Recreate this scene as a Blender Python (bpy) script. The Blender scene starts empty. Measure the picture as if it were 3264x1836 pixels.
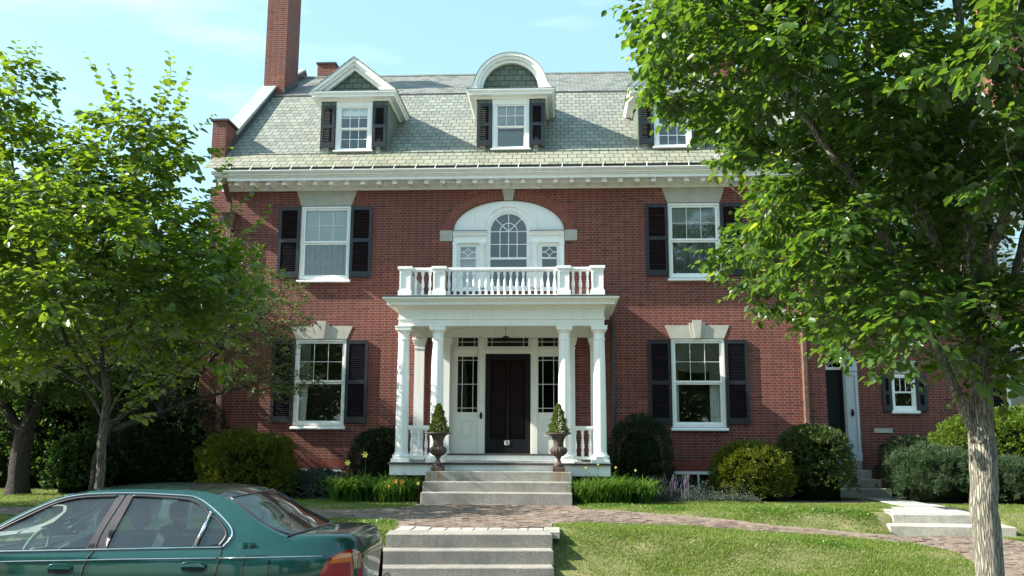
import bpy, bmesh, math, random
import numpy as np
from mathutils import Vector, Matrix
from mathutils.geometry import tessellate_polygon, delaunay_2d_cdt
S = bpy.context.scene
C = S.collection
random.seed(7)
R = math.radians

# ---------------------------------------------------------------- camera, light, exposure
YAW, PIT, ROL = 0.0535, 0.164, 0.0046
cam_d = bpy.data.cameras.new('camera'); cam = bpy.data.objects.new('camera', cam_d); C.objects.link(cam)
F = Vector((-math.sin(YAW) * math.cos(PIT), math.cos(YAW) * math.cos(PIT), math.sin(PIT)))
R0 = Vector((math.cos(YAW), math.sin(YAW), 0)); U0 = R0.cross(F)
RR = R0 * math.cos(ROL) + U0 * math.sin(ROL); UU = -R0 * math.sin(ROL) + U0 * math.cos(ROL)
m = Matrix((RR, UU, -F)).transposed().to_4x4(); m.translation = Vector((1.265, -21.6, 1.85))
cam.matrix_world = m
cam_d.sensor_width = 36; cam_d.lens = 2903.5 / 3264 * 36; cam_d.clip_end = 2000
S.camera = cam
LDIR = Vector((1, 0.17, -0.73)).normalized()
sun_d = bpy.data.lights.new('sun', 'SUN'); sun = bpy.data.objects.new('sun', sun_d); C.objects.link(sun)
sun_d.energy = 5.0; sun_d.angle = R(0.5); sun_d.color = (1.0, 0.94, 0.83)
sun.rotation_euler = LDIR.to_track_quat('-Z', 'Y').to_euler(); sun.location = (-30, -8, 30)
W = bpy.data.worlds.new('World'); S.world = W; W.use_nodes = True
wt = W.node_tree; wt.nodes.clear()
wo = wt.nodes.new('ShaderNodeOutputWorld'); wb = wt.nodes.new('ShaderNodeBackground')
sk = wt.nodes.new('ShaderNodeTexSky'); sk.sky_type = 'NISHITA'; sk.sun_disc = False
sk.sun_elevation = math.asin(-LDIR.z); sk.sun_rotation = math.atan2(-LDIR.x, -LDIR.y)
sk.air_density = 1.15; sk.dust_density = 1.2; sk.ozone_density = 0.7; sk.altitude = 30
wb.inputs[1].default_value = 0.098
# thin high cloud in the sky
tc = wt.nodes.new('ShaderNodeTexCoord'); mp = wt.nodes.new('ShaderNodeMapping'); mp.inputs['Scale'].default_value = (1.6, 1.6, 7)
mp.inputs['Rotation'].default_value = (0, R(-24), 0)
nz = wt.nodes.new('ShaderNodeTexNoise'); nz.inputs['Scale'].default_value = 2.2; nz.inputs['Detail'].default_value = 6
rp = wt.nodes.new('ShaderNodeValToRGB'); rp.color_ramp.elements[0].position = 0.52; rp.color_ramp.elements[1].position = 0.85
rp.color_ramp.elements[1].color = (0.55, 0.55, 0.55, 1)
mx = wt.nodes.new('ShaderNodeMixRGB'); mx.inputs[2].default_value = (7.2, 7.8, 8.2, 1)
wt.links.new(tc.outputs['Generated'], mp.inputs[0]); wt.links.new(mp.outputs[0], nz.inputs[0]); wt.links.new(nz.outputs[0], rp.inputs[0])
vl = wt.nodes.new('ShaderNodeMixRGB'); vl.inputs[0].default_value = 0.34; vl.inputs[2].default_value = (3.7, 5.5, 5.5, 1); wt.links.new(sk.outputs[0], vl.inputs[1])   # thin high haze
wt.links.new(rp.outputs[0], mx.inputs[0]); wt.links.new(vl.outputs[0], mx.inputs[1]); tn = wt.nodes.new('ShaderNodeMixRGB'); tn.blend_type = 'MULTIPLY'; tn.inputs[0].default_value = 1; tn.inputs[2].default_value = (0.88, 1.0, 1.03, 1)
wt.links.new(mx.outputs[0], tn.inputs[1]); wt.links.new(tn.outputs[0], wb.inputs[0])
wt.links.new(wb.outputs[0], wo.inputs[0])
S.view_settings.view_transform = 'Standard'; S.view_settings.look = 'None'; S.view_settings.gamma = 1
S.view_settings.exposure = 1.45
S.render.resolution_x = 1024; S.render.resolution_y = 576
S.cycles.max_bounces = 7; S.cycles.transparent_max_bounces = 16; S.cycles.diffuse_bounces = 4

# ---------------------------------------------------------------- materials
class N:
    """tiny node helper"""
    def __init__(s, name):
        s.m = bpy.data.materials.new(name); s.m.use_nodes = True; s.t = s.m.node_tree; s.t.nodes.clear()
        s.out = s.n('ShaderNodeOutputMaterial')
    def n(s, t, **k):
        x = s.t.nodes.new(t)
        for a, b in k.items(): setattr(x, a, b)
        return x
    def l(s, a, b): s.t.links.new(a, b)
    def put(s, v, sock):
        if hasattr(v, 'links'): s.l(v, sock)
        else: sock.default_value = v
    def math(s, op, a, b=0.0, c=None):
        x = s.n('ShaderNodeMath', operation=op); s.put(a, x.inputs[0]); s.put(b, x.inputs[1])
        if c is not None: s.put(c, x.inputs[2])
        return x.outputs[0]
    def mix(s, f, a, b, mode='MIX'):
        x = s.n('ShaderNodeMixRGB', blend_type=mode); s.put(f, x.inputs[0])
        for v, k in ((a, 1), (b, 2)):
            if isinstance(v, tuple) and len(v) == 3: v = (*v, 1)
            s.put(v, x.inputs[k])
        return x.outputs[0]
    def ramp(s, f, stops):
        x = s.n('ShaderNodeValToRGB'); e = x.color_ramp.elements
        while len(e) < len(stops): e.new(0.5)
        for i, (p, c) in enumerate(stops):
            e[i].position = p; e[i].color = (c, c, c, 1) if not isinstance(c, tuple) else (*c, 1)
        s.put(f, x.inputs[0]); return x.outputs[0]
    def noise(s, scale, detail=4, vec=None, rough=0.55):
        x = s.n('ShaderNodeTexNoise'); x.inputs['Scale'].default_value = scale; x.inputs['Detail'].default_value = detail
        x.inputs['Roughness'].default_value = rough
        s.l(vec if vec is not None else s.pos(), x.inputs['Vector']); return x.outputs[0]
    def pos(s):
        if not hasattr(s, '_g'): s._g = s.n('ShaderNodeNewGeometry')
        return s._g.outputs['Position']
    def rnd(s): s.pos(); return s._g.outputs['Random Per Island']
    def xyz(s, v=None):
        x = s.n('ShaderNodeSeparateXYZ'); s.l(v if v is not None else s.pos(), x.inputs[0]); return x.outputs
    def comb(s, a, b, c=0.0):
        x = s.n('ShaderNodeCombineXYZ'); s.put(a, x.inputs[0]); s.put(b, x.inputs[1]); s.put(c, x.inputs[2]); return x.outputs[0]
    def uv(s):
        """wall coordinate along x or y by the facing, and height"""
        p = s.xyz(); q = s.xyz(s._g.outputs['True Normal'])
        a = s.math('GREATER_THAN', s.math('ABSOLUTE', q[0]), 0.7)
        u = s.math('ADD', s.math('MULTIPLY', p[0], s.math('SUBTRACT', 1.0, a)), s.math('MULTIPLY', p[1], a))
        return u, p[2]
    def bump(s, h, strength=0.3, dist=0.01):
        x = s.n('ShaderNodeBump'); x.inputs['Strength'].default_value = strength; x.inputs['Distance'].default_value = dist
        s.l(h, x.inputs['Height']); return x.outputs[0]
    def pbr(s, color, rough=0.6, metal=0.0, bump=None, spec=None, coat=None, trans=None):
        x = s.n('ShaderNodeBsdfPrincipled')
        if isinstance(color, tuple): color = (*color[:3], 1)
        s.put(color, x.inputs['Base Color']); s.put(rough, x.inputs['Roughness']); s.put(metal, x.inputs['Metallic'])
        if bump is not None: s.l(bump, x.inputs['Normal'])
        if spec is not None: x.inputs['Specular IOR Level'].default_value = spec
        if coat is not None: x.inputs['Coat Weight'].default_value = coat; x.inputs['Coat Roughness'].default_value = 0.04
        sh = x.outputs[0]
        if trans is not None:
            tr = s.n('ShaderNodeBsdfTranslucent'); s.put(trans[1], tr.inputs[0])
            ms = s.n('ShaderNodeMixShader'); ms.inputs[0].default_value = trans[0]; s.l(sh, ms.inputs[1]); s.l(tr.outputs[0], ms.inputs[2]); sh = ms.outputs[0]
        s.l(sh, s.out.inputs[0]); return s.m

def simple(name, col, rough=0.6, var=0.15, scale=8.0, metal=0.0, bump=0.15, **k):
    a = N(name); f = a.noise(scale, 5)
    c = a.mix(a.ramp(f, [(0.35, 0.0), (0.7, 1.0)]), tuple(v * (1 - var) for v in col), tuple(min(1, v * (1 + var)) for v in col))
    return a.pbr(c, rough, metal, bump=a.bump(a.noise(scale * 9, 3), bump, 0.004), **k)

def brick_mat(name, base, warm=0.0):
    a = N(name); u, v = a.uv()
    P, H, J, SL = 0.339, 0.0637, 0.0062, 0.226
    vr = a.math('DIVIDE', v, H); row = a.math('FLOOR', vr); fy = a.math('SUBTRACT', vr, row)
    sh = a.math('MULTIPLY', a.math('MODULO', a.math('ADD', row, 2000.0), 2.0), P / 2)
    wob = a.math('MULTIPLY', a.math('SUBTRACT', a.noise(3.0, 2), 0.5), 0.02)
    ur = a.math('DIVIDE', a.math('ADD', a.math('ADD', u, sh), a.math('ADD', wob, 500.0)), P)
    cell = a.math('FLOOR', ur); fx = a.math('MULTIPLY', a.math('SUBTRACT', ur, cell), P)
    hd = a.math('GREATER_THAN', fx, SL)
    d = a.math('MINIMUM', a.math('MINIMUM', fx, a.math('ABSOLUTE', a.math('SUBTRACT', fx, SL))), a.math('SUBTRACT', P, fx))
    dv = a.math('MULTIPLY', a.math('MINIMUM', fy, a.math('SUBTRACT', 1.0, fy)), H)
    dd = a.math('MINIMUM', d, dv)
    mor = a.math('LESS_THAN', dd, a.math('ADD', J * 0.62, a.math('MULTIPLY', a.noise(30, 2), J * 0.35)))
    wn = a.n('ShaderNodeTexWhiteNoise', noise_dimensions='3D'); a.l(a.comb(a.math('ADD', a.math('MULTIPLY', cell, 2.0), hd), row, 0.0), wn.inputs['Vector'])
    r = wn.outputs['Value']
    dark = tuple(x * 0.55 for x in base); bl = (base[0] * 0.62, base[1] * 0.75, base[2] * 0.95); lt = (base[0] * 1.35, base[1] * 1.45, base[2] * 1.3)
    c = a.ramp(r, [(0.0, tuple(x * .3 for x in base)), (0.06, dark), (0.28, base), (0.7, base), (0.93, lt), (1.0, (base[0] * 1.7, base[1] * 2.1, base[2] * 1.9))])
    c = a.mix(a.math('MULTIPLY', hd, 0.75), c, bl)
    c = a.mix(a.ramp(a.noise(0.55, 4), [(0.35, 0.0), (0.7, 0.5)]), c, tuple(x * 1.2 for x in base))
    c = a.mix(a.math('MULTIPLY', a.noise(60, 3), 0.35), c, dark)
    mc = a.mix(a.noise(2.0, 3), (0.20, 0.125, 0.105), (0.31, 0.21, 0.18))
    c = a.mix(mor, c, mc)
    c = a.mix(a.ramp(a.noise(0.9, 5, rough=0.7), [(0.5, 0.0), (0.8, 0.45)]), c, (0.055, 0.022, 0.018))
    ds_ = a.n('ShaderNodeMapping'); ds_.inputs['Scale'].default_value = (5, 5, .5); a.l(a.pos(), ds_.inputs[0])
    c = a.mix(a.ramp(a.noise(1.0, 5, ds_.outputs[0]), [(0.58, 0.0), (0.8, 0.35)]), c, (0.05, 0.025, 0.022))
    hgt = a.math('ADD', a.math('SUBTRACT', 1.0, mor), a.math('MULTIPLY', a.noise(90, 2), 0.25))
    return a.pbr(c, 0.85, bump=a.bump(hgt, 0.55, 0.008))

def slate_mat(name, rowh, wid, cols, vec=None, dirt=0.5):
    a = N(name); u, v = a.uv()
    b = a.n('ShaderNodeTexBrick'); b.offset = 0.5; b.squash = 1.0
    b.inputs['Scale'].default_value = 1; b.inputs['Mortar Size'].default_value = 0.008; b.inputs['Mortar Smooth'].default_value = 0.1
    b.inputs['Brick Width'].default_value = wid; b.inputs['Row Height'].default_value = rowh; b.inputs['Bias'].default_value = 0
    wx = a.math('MULTIPLY', a.math('SUBTRACT', a.noise(2.5, 3), 0.5), 0.05)
    b.inputs['Color1'].default_value = (0, 0, 0, 1); b.inputs['Color2'].default_value = (1, 1, 1, 1); b.inputs['Mortar'].default_value = (0.5, 0.5, 0.5, 1)
    a.l(a.comb(a.math('ADD', u, wx), a.math('ADD', v, a.math('MULTIPLY', wx, 0.25)), 0.0), b.inputs['Vector'])
    c = a.ramp(b.outputs['Color'], [(0.0, cols[0]), (0.3, cols[1]), (0.65, cols[2]), (1.0, cols[3])])
    c = a.mix(a.ramp(a.noise(0.8, 5), [(0.4, 0.0), (0.75, dirt)]), c, cols[4])
    c = a.mix(a.ramp(a.noise(14, 4), [(0.45, 0.0), (0.8, 0.35)]), c, tuple(x * 0.5 for x in cols[0]))
    c = a.mix(b.outputs['Fac'], c, (0.018, 0.02, 0.017))
    fr = a.math('DIVIDE', v, rowh); fr = a.math('SUBTRACT', fr, a.math('FLOOR', fr))
    hgt = a.math('SUBTRACT', a.math('SUBTRACT', 1.0, fr), a.math('MULTIPLY', b.outputs['Fac'], 1.2))
    return a.pbr(c, 0.62, bump=a.bump(hgt, 0.7, 0.012))

def paint_mat(name, col=(0.88, 0.88, 0.86), rough=0.45):
    a = N(name)
    g = a.ramp(a.noise(3.5, 6, rough=0.7), [(0.48, 0.0), (0.8, 0.5)])
    st = a.n('ShaderNodeMapping'); st.inputs['Scale'].default_value = (14, 14, 0.9); a.l(a.pos(), st.inputs[0])
    k = a.ramp(a.noise(1.0, 5, st.outputs[0]), [(0.52, 0.0), (0.82, 0.5)])
    c = a.mix(g, col, tuple(x * y for x, y in zip(col, (0.88, 0.86, 0.80))))
    c = a.mix(k, c, tuple(x * y for x, y in zip(col, (0.72, 0.70, 0.62))))
    return a.pbr(c, rough, bump=a.bump(a.noise(60, 3), 0.12, 0.003))

def granite_mat(name, col, rust=False):
    a = N(name); vo = a.n('ShaderNodeTexVoronoi'); vo.inputs['Scale'].default_value = 120; a.l(a.pos(), vo.inputs['Vector'])
    sx = a.n('ShaderNodeSeparateColor'); a.l(vo.outputs['Color'], sx.inputs[0])
    c = a.mix(a.ramp(sx.outputs[0], [(0.2, 0.0), (0.9, 1.0)]), tuple(x * 0.72 for x in col), tuple(min(1, x * 1.25) for x in col))
    c = a.mix(a.ramp(a.noise(2.2, 6, rough=0.65), [(0.40, 0.0), (0.7, 0.75)]), c, tuple(x * 0.5 for x in col))
    st = a.n('ShaderNodeMapping'); st.inputs['Scale'].default_value = (26, 26, 1.6); a.l(a.pos(), st.inputs[0])
    c = a.mix(a.ramp(a.noise(1.0, 4, st.outputs[0]), [(0.5, 0.0), (0.8, 0.4)]), c, tuple(x * 0.5 for x in col))
    if rust:
        p = a.xyz(); ax_ = a.math('ABSOLUTE', p[0])
        w = a.math('MAXIMUM', a.math('SUBTRACT', 1.0, a.math('POWER', a.math('DIVIDE', a.math('ABSOLUTE', a.math('SUBTRACT', ax_, 1.27)), 0.19), 3.0)), 0.0)
        k = a.math('MULTIPLY', w, a.ramp(a.noise(1.0, 3, st.outputs[0]), [(0.35, 0.0), (0.6, 0.85)]))
        c = a.mix(k, c, (0.23, 0.105, 0.04))
    return a.pbr(c, 0.8, bump=a.bump(a.noise(70, 4), 0.4, 0.006))

def leaf_mat(name, lo, hi, tr, tw=0.42, rough=0.42, spec=0.5, under=None, yell=None):
    a = N(name); r = a.rnd()
    st = [(0.0, lo), (0.75, hi)] + ([(0.965, hi), (0.985, yell)] if yell else [(1.0, hi)])
    c = a.ramp(r, st)
    c = a.mix(a.ramp(a.noise(0.9, 3), [(0.35, 0.0), (0.7, 0.55)]), c, tuple(0.5 * (x + y) for x, y in zip(lo, hi)))
    t = a.mix(r, tuple(x * 0.6 for x in tr), tr)
    if yell: t = a.mix(a.ramp(r, [(0.965, 0.0), (0.985, 1.0)]), t, tuple(min(1, x * 2.2) for x in yell))
    if under:
        c = a.mix(a.math('MULTIPLY', a._g.outputs['Backfacing'], 0.8), c, under)
    return a.pbr(c, rough, spec=spec, trans=(tw, t))

def glass_mat(name, tint=(1, 1, 1), ior=1.62, rough=0.015, base=0.0, wob=0.10, reflect_haze=0.0):
    a = N(name); g = a.n('ShaderNodeBsdfGlossy'); g.inputs['Roughness'].default_value = rough
    t = a.n('ShaderNodeBsdfTransparent'); t.inputs[0].default_value = (*tint, 1)
    f = a.n('ShaderNodeFresnel'); f.inputs[0].default_value = ior
    if wob: b = a.bump(a.noise(1.7, 1), wob, 0.02); a.l(b, g.inputs['Normal'])
    tt = t
    if reflect_haze:
        df_ = a.n('ShaderNodeBsdfDiffuse'); df_.inputs[0].default_value = (.55, .60, .62, 1); m2 = a.n('ShaderNodeMixShader'); m2.inputs[0].default_value = reflect_haze; a.l(t.outputs[0], m2.inputs[1]); a.l(df_.outputs[0], m2.inputs[2]); tt = m2  # blue-grey haze mixed into the glass in place of reflected sky
    ms = a.n('ShaderNodeMixShader'); a.l(a.math('ADD', f.outputs[0], base), ms.inputs[0]); a.l(tt.outputs[0], ms.inputs[1]); a.l(g.outputs[0], ms.inputs[2])
    a.l(ms.outputs[0], a.out.inputs[0]); return a.m

def bark_mat(name, col, sc=1.0):
    a = N(name); mp_ = a.n('ShaderNodeMapping'); mp_.inputs['Scale'].default_value = (42 * sc, 42 * sc, 4.6 * sc); a.l(a.pos(), mp_.inputs[0])
    vo = a.n('ShaderNodeTexVoronoi', feature='DISTANCE_TO_EDGE'); vo.inputs['Scale'].default_value = 1.0
    ds = a.n('ShaderNodeMixRGB', blend_type='ADD'); ds.inputs[0].default_value = 0.7; a.l(mp_.outputs[0], ds.inputs[1])
    nn = a.n('ShaderNodeTexNoise'); nn.inputs['Scale'].default_value = 1.5; nn.inputs['Detail'].default_value = 5; a.l(mp_.outputs[0], nn.inputs['Vector']); a.l(nn.outputs['Color'], ds.inputs[2])
    a.l(ds.outputs[0], vo.inputs['Vector'])
    k = a.ramp(vo.outputs['Distance'], [(0.0, 0.0), (0.22, 1.0)])
    c = a.mix(k, tuple(x * 0.26 for x in col), col)
    c = a.mix(a.ramp(a.noise(5, 5), [(0.4, 0.0), (0.75, 0.6)]), c, tuple(x * y for x, y in zip(col, (0.62, 0.64, 0.56))))
    return a.pbr(c, 0.92, bump=a.bump(k, 0.9, 0.02))

M = {}
M['brick'] = brick_mat('facade_brick', (0.172, 0.036, 0.024))
M['brick2'] = brick_mat('chimney_brick', (0.175, 0.040, 0.026))
M['arch'] = simple('arch_brick', (0.235, 0.060, 0.040), 0.85, 0.3, 25)
M['slate'] = slate_mat('roof_slate', 0.152, 0.215, [(0.155, 0.172, 0.148), (0.195, 0.215, 0.180), (0.225, 0.245, 0.200), (0.265, 0.272, 0.232), (0.19, 0.185, 0.16)])
M['slate_low'] = slate_mat('eave_slate', 0.165, 0.225, [(0.18, 0.19, 0.145), (0.225, 0.24, 0.18), (0.265, 0.275, 0.20), (0.27, 0.25, 0.205), (0.25, 0.22, 0.145)])
M['slate_top'] = slate_mat('upper_slate', 0.115, 0.23, [(0.09, 0.105, 0.09), (0.17, 0.185, 0.165), (0.235, 0.245, 0.21), (0.21, 0.19, 0.19), (0.17, 0.16, 0.145)])
M['slate_dorm'] = slate_mat('dormer_slate', 0.145, 0.22, [(0.085, 0.115, 0.09), (0.13, 0.165, 0.125), (0.15, 0.185, 0.14), (0.10, 0.125, 0.105), (0.10, 0.12, 0.09)])
M['white'] = paint_mat('white_paint')
M['cream'] = paint_mat('porch_white_paint', (0.80, 0.79, 0.72))
M['shaded_white'] = paint_mat('white_surround_in_shade', (0.50, 0.52, 0.55))  # white surround; the shade of the recess is put into its colour
M['shutter'] = simple('shutter_paint', (0.013, 0.015, 0.021), 0.42, 0.3, 6)
M['louver'] = simple('louvre_paint', (0.005, 0.006, 0.010), 0.6, 0.2, 6, spec=0.15)
M['stone'] = granite_mat('limestone', (0.40, 0.385, 0.33))
M['stone'].name = 'limestone'
M['limestone'] = simple('limestone_smooth', (0.43, 0.41, 0.355), 0.8, 0.10, 4)
M['granite'] = granite_mat('granite_steps', (0.315, 0.295, 0.265))
M['granite_rust'] = granite_mat('granite_with_rust', (0.31, 0.30, 0.265), True)
M['granite_light'] = granite_mat('pale_granite', (0.46, 0.44, 0.39))
M['copper'] = simple('brown_copper', (0.17, 0.095, 0.07), 0.5, 0.25, 6, metal=0.35)
M['zinc'] = simple('grey_coping_metal', (0.36, 0.40, 0.37), 0.5, 0.15, 4, metal=0.2)
M['lead'] = simple('dark_flashing', (0.06, 0.055, 0.058), 0.55, 0.25, 5, metal=0.2)
M['gutter_dark'] = simple('gutter_lining', (0.012, 0.016, 0.014), 0.7, 0.5, 7)
M['glass'] = glass_mat('window_glass', (0.93, 0.96, 0.96), 2.1)
M['glass_dark'] = glass_mat('porch_glass', (0.5, 0.5, 0.48), 1.55)
M['interior'] = simple('room_wall', (0.10, 0.085, 0.07), 0.9, 0.1, 2)
M['blind'] = simple('white_blind', (0.88, 0.90, 0.89), 0.8, 0.06, 3)
M['drape'] = simple('pale_curtain', (0.50, 0.50, 0.46), 0.9, 0.12, 12)
M['drape_grey'] = simple('grey_lace_curtain', (0.46, 0.47, 0.46), 0.9, 0.1, 6)
M['black'] = simple('black_door_paint', (0.007, 0.008, 0.011), 0.55, 0.2, 5, spec=0.2)
M['maroon'] = simple('dark_red_door', (0.011, 0.0025, 0.0025), 0.6, 0.2, 5, spec=0.15)
M['floorgrey'] = simple('porch_floor_paint', (0.30, 0.31, 0.30), 0.5, 0.12, 5)
M['iron'] = simple('rusted_iron', (0.075, 0.052, 0.046), 0.75, 0.35, 9, metal=0.15, bump=0.4)
M['brass'] = simple('dark_bronze', (0.03, 0.022, 0.018), 0.5, 0.2, 9, metal=0.5)
M['plaque'] = simple('plaque_enamel', (0.75, 0.75, 0.70), 0.35, 0.05, 9)
M['bark'] = bark_mat('grey_bark', (0.34, 0.315, 0.26))
M['bark2'] = bark_mat('young_bark', (0.17, 0.15, 0.12), 1.6)
M['bark3'] = bark_mat('dark_bark', (0.06, 0.052, 0.045), 1.0)
M['leafR'] = leaf_mat('elm_leaf', (0.016, 0.048, 0.009), (0.048, 0.106, 0.016), (0.21, 0.39, 0.02), 0.38, 0.33, 0.65, under=(0.085, 0.135, 0.05), yell=(0.24, 0.30, 0.02))
M['leafL'] = leaf_mat('young_elm_leaf', (0.020, 0.052, 0.009), (0.060, 0.112, 0.014), (0.30, 0.46, 0.020), 0.42, 0.36, 0.6, under=(0.09, 0.15, 0.045))
M['leafM'] = leaf_mat('dogwood_leaf', (0.040, 0.085, 0.020), (0.10, 0.13, 0.045), (0.22, 0.30, 0.06), 0.38, 0.45, 0.5, yell=(0.26, 0.17, 0.10))
M['leafD'] = leaf_mat('dark_tree_leaf', (0.018, 0.045, 0.012), (0.045, 0.095, 0.022), (0.12, 0.26, 0.03), 0.35, 0.5, 0.4)
M['yew'] = leaf_mat('yew_leaf', (0.008, 0.020, 0.007), (0.018, 0.036, 0.011), (0.05, 0.10, 0.02), 0.2, 0.55, 0.3)
M['gold'] = leaf_mat('golden_cypress_leaf', (0.050, 0.072, 0.009), (0.115, 0.140, 0.014), (0.22, 0.26, 0.015), 0.3, 0.6, 0.2)
M['arb'] = leaf_mat('arborvitae_leaf', (0.06, 0.11, 0.014), (0.13, 0.20, 0.022), (0.25, 0.36, 0.03), 0.3, 0.6, 0.2)
M['yew2'] = leaf_mat('clipped_yew_leaf', (0.022, 0.046, 0.010), (0.06, 0.095, 0.018), (0.12, 0.18, 0.02), 0.25, 0.5, 0.35)
M['pine'] = leaf_mat('mugo_needle', (0.026, 0.055, 0.022), (0.055, 0.095, 0.036), (0.07, 0.12, 0.035), 0.25, 0.5, 0.3)
M['lily'] = leaf_mat('daylily_leaf', (0.045, 0.11, 0.016), (0.09, 0.19, 0.022), (0.20, 0.34, 0.03), 0.35, 0.4, 0.5)
M['silver'] = leaf_mat('silver_green_leaf', (0.045, 0.065, 0.048), (0.085, 0.11, 0.082), (0.08, 0.12, 0.07), 0.25, 0.6, 0.3)
M['bird'] = leaf_mat('box_tree_leaf', (0.06, 0.10, 0.015), (0.14, 0.18, 0.02), (0.22, 0.28, 0.03), 0.25, 0.55, 0.3)
M['grass'] = leaf_mat('grass_blade', (0.075, 0.135, 0.018), (0.175, 0.245, 0.040), (0.25, 0.36, 0.05), 0.35, 0.5, 0.35, yell=(0.40, 0.33, 0.16))
M['yellow'] = simple('yellow_petal', (0.75, 0.62, 0.10), 0.6, 0.1, 9)
M['orange'] = simple('orange_petal', (0.75, 0.33, 0.05), 0.6, 0.1, 9)
M['lav'] = simple('lavender_flower', (0.11, 0.085, 0.13), 0.7, 0.2, 30)
M['dry'] = leaf_mat('dry_leaf', (0.10, 0.06, 0.03), (0.34, 0.27, 0.17), (0.2, 0.15, 0.08), 0.2, 0.8, 0.2)
M['core'] = simple('bush_shade_core', (0.010, 0.014, 0.007), 0.95, 0.4, 20, bump=0.8, spec=0.0)  # shade inside the bushes, put into a near-black colour
M['mulch'] = simple('dark_mulch', (0.035, 0.026, 0.018), 0.95, 0.5, 30, bump=0.6)
def soil_mat():
    a = N('lawn_soil'); c = a.mix(a.ramp(a.noise(1.6, 6, rough=0.7), [(0.35, 0.0), (0.7, 1.0)]), (0.10, 0.125, 0.03), (0.23, 0.20, 0.09))
    c = a.mix(a.ramp(a.noise(9, 5), [(0.45, 0.0), (0.7, 0.6)]), c, (0.10, 0.075, 0.04))
    return a.pbr(c, 0.95, bump=a.bump(a.noise(40, 4), 0.6, 0.02))
M['soil'] = soil_mat()
def pathbrick():
    a = N('path_brick'); r = a.rnd()
    c = a.ramp(r, [(0.0, (0.09, 0.06, 0.048)), (0.3, (0.145, 0.102, 0.082)), (0.6, (0.19, 0.145, 0.118)), (0.85, (0.22, 0.18, 0.147)), (1.0, (0.16, 0.085, 0.062))])
    c = a.mix(a.ramp(a.noise(1.1, 5, rough=0.65), [(0.4, 0.0), (0.7, 0.65)]), c, (0.27, 0.21, 0.16))
    c = a.mix(a.math('MULTIPLY', a.noise(45, 3), 0.4), c, (0.09, 0.06, 0.045))
    return a.pbr(c, 0.88, bump=a.bump(a.noise(70, 3), 0.4, 0.005))
M['pathbrick'] = pathbrick()
M['joint'] = simple('sandy_joint', (0.20, 0.16, 0.125), 0.95, 0.35, 14, bump=0.5)
M['flag'] = simple('grey_flagstone', (0.34, 0.35, 0.33), 0.8, 0.15, 5)
M['asphalt'] = simple('asphalt', (0.055, 0.055, 0.056), 0.85, 0.3, 30, bump=0.6)
M['concrete'] = simple('pavement_concrete', (0.33, 0.32, 0.29), 0.85, 0.12, 3)
M['rubber'] = simple('black_rubber', (0.018, 0.018, 0.019), 0.7, 0.15, 12)
def carpaint():
    a = N('teal_car_paint'); fl = a.n('ShaderNodeTexVoronoi'); fl.inputs['Scale'].default_value = 900; a.l(a.pos(), fl.inputs['Vector'])
    lw = a.n('ShaderNodeLayerWeight'); lw.inputs[0].default_value = 0.35
    c = a.mix(lw.outputs['Facing'], (0.002, 0.066, 0.056), (0.001, 0.019, 0.026))
    c = a.mix(a.ramp(a.noise(6, 5), [(0.5, 0.0), (0.9, 0.18)]), c, (0.08, 0.12, 0.11))
    return a.pbr(c, 0.30, 0.45, coat=1.0)
M['paint'] = carpaint()
M['chrome'] = simple('chrome', (0.75, 0.75, 0.76), 0.12, 0.03, 5, metal=1.0, bump=0.02)
M['trim'] = simple('black_trim', (0.045, 0.038, 0.045), 0.35, 0.2, 8)
M['gap'] = simple('panel_gap', (0.006, 0.010, 0.010), 0.7, 0.1, 8)
M['carglass'] = glass_mat('car_glass', (0.62, 0.80, 0.78), 1.6, 0.02, 0.05, 0, .03)
M['seat'] = simple('seat_fabric', (0.10, 0.13, 0.15), 0.9, 0.15, 20)
M['belt'] = simple('seat_belt', (0.42, 0.46, 0.36), 0.8, 0.05, 30)
M['beige'] = simple('car_interior_plastic', (0.30, 0.32, 0.26), 0.7, 0.1, 10)
def lens(name, col):
    a = N(name); mp_ = a.n('ShaderNodeTexWave', bands_direction='X'); mp_.inputs['Scale'].default_value = 32; a.l(a.pos(), mp_.inputs['Vector'])
    return a.pbr(a.mix(mp_.outputs['Fac'], tuple(x * 0.45 for x in col), col), 0.12, coat=1.0)
M['red'] = lens('red_lens', (0.42, 0.006, 0.010)); M['amber'] = lens('amber_lens', (0.85, 0.20, 0.008)); M['clear'] = lens('pale_lens', (0.42, 0.34, 0.22))
M['plate'] = simple('number_plate', (0.55, 0.60, 0.62), 0.4, 0.1, 20)

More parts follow.
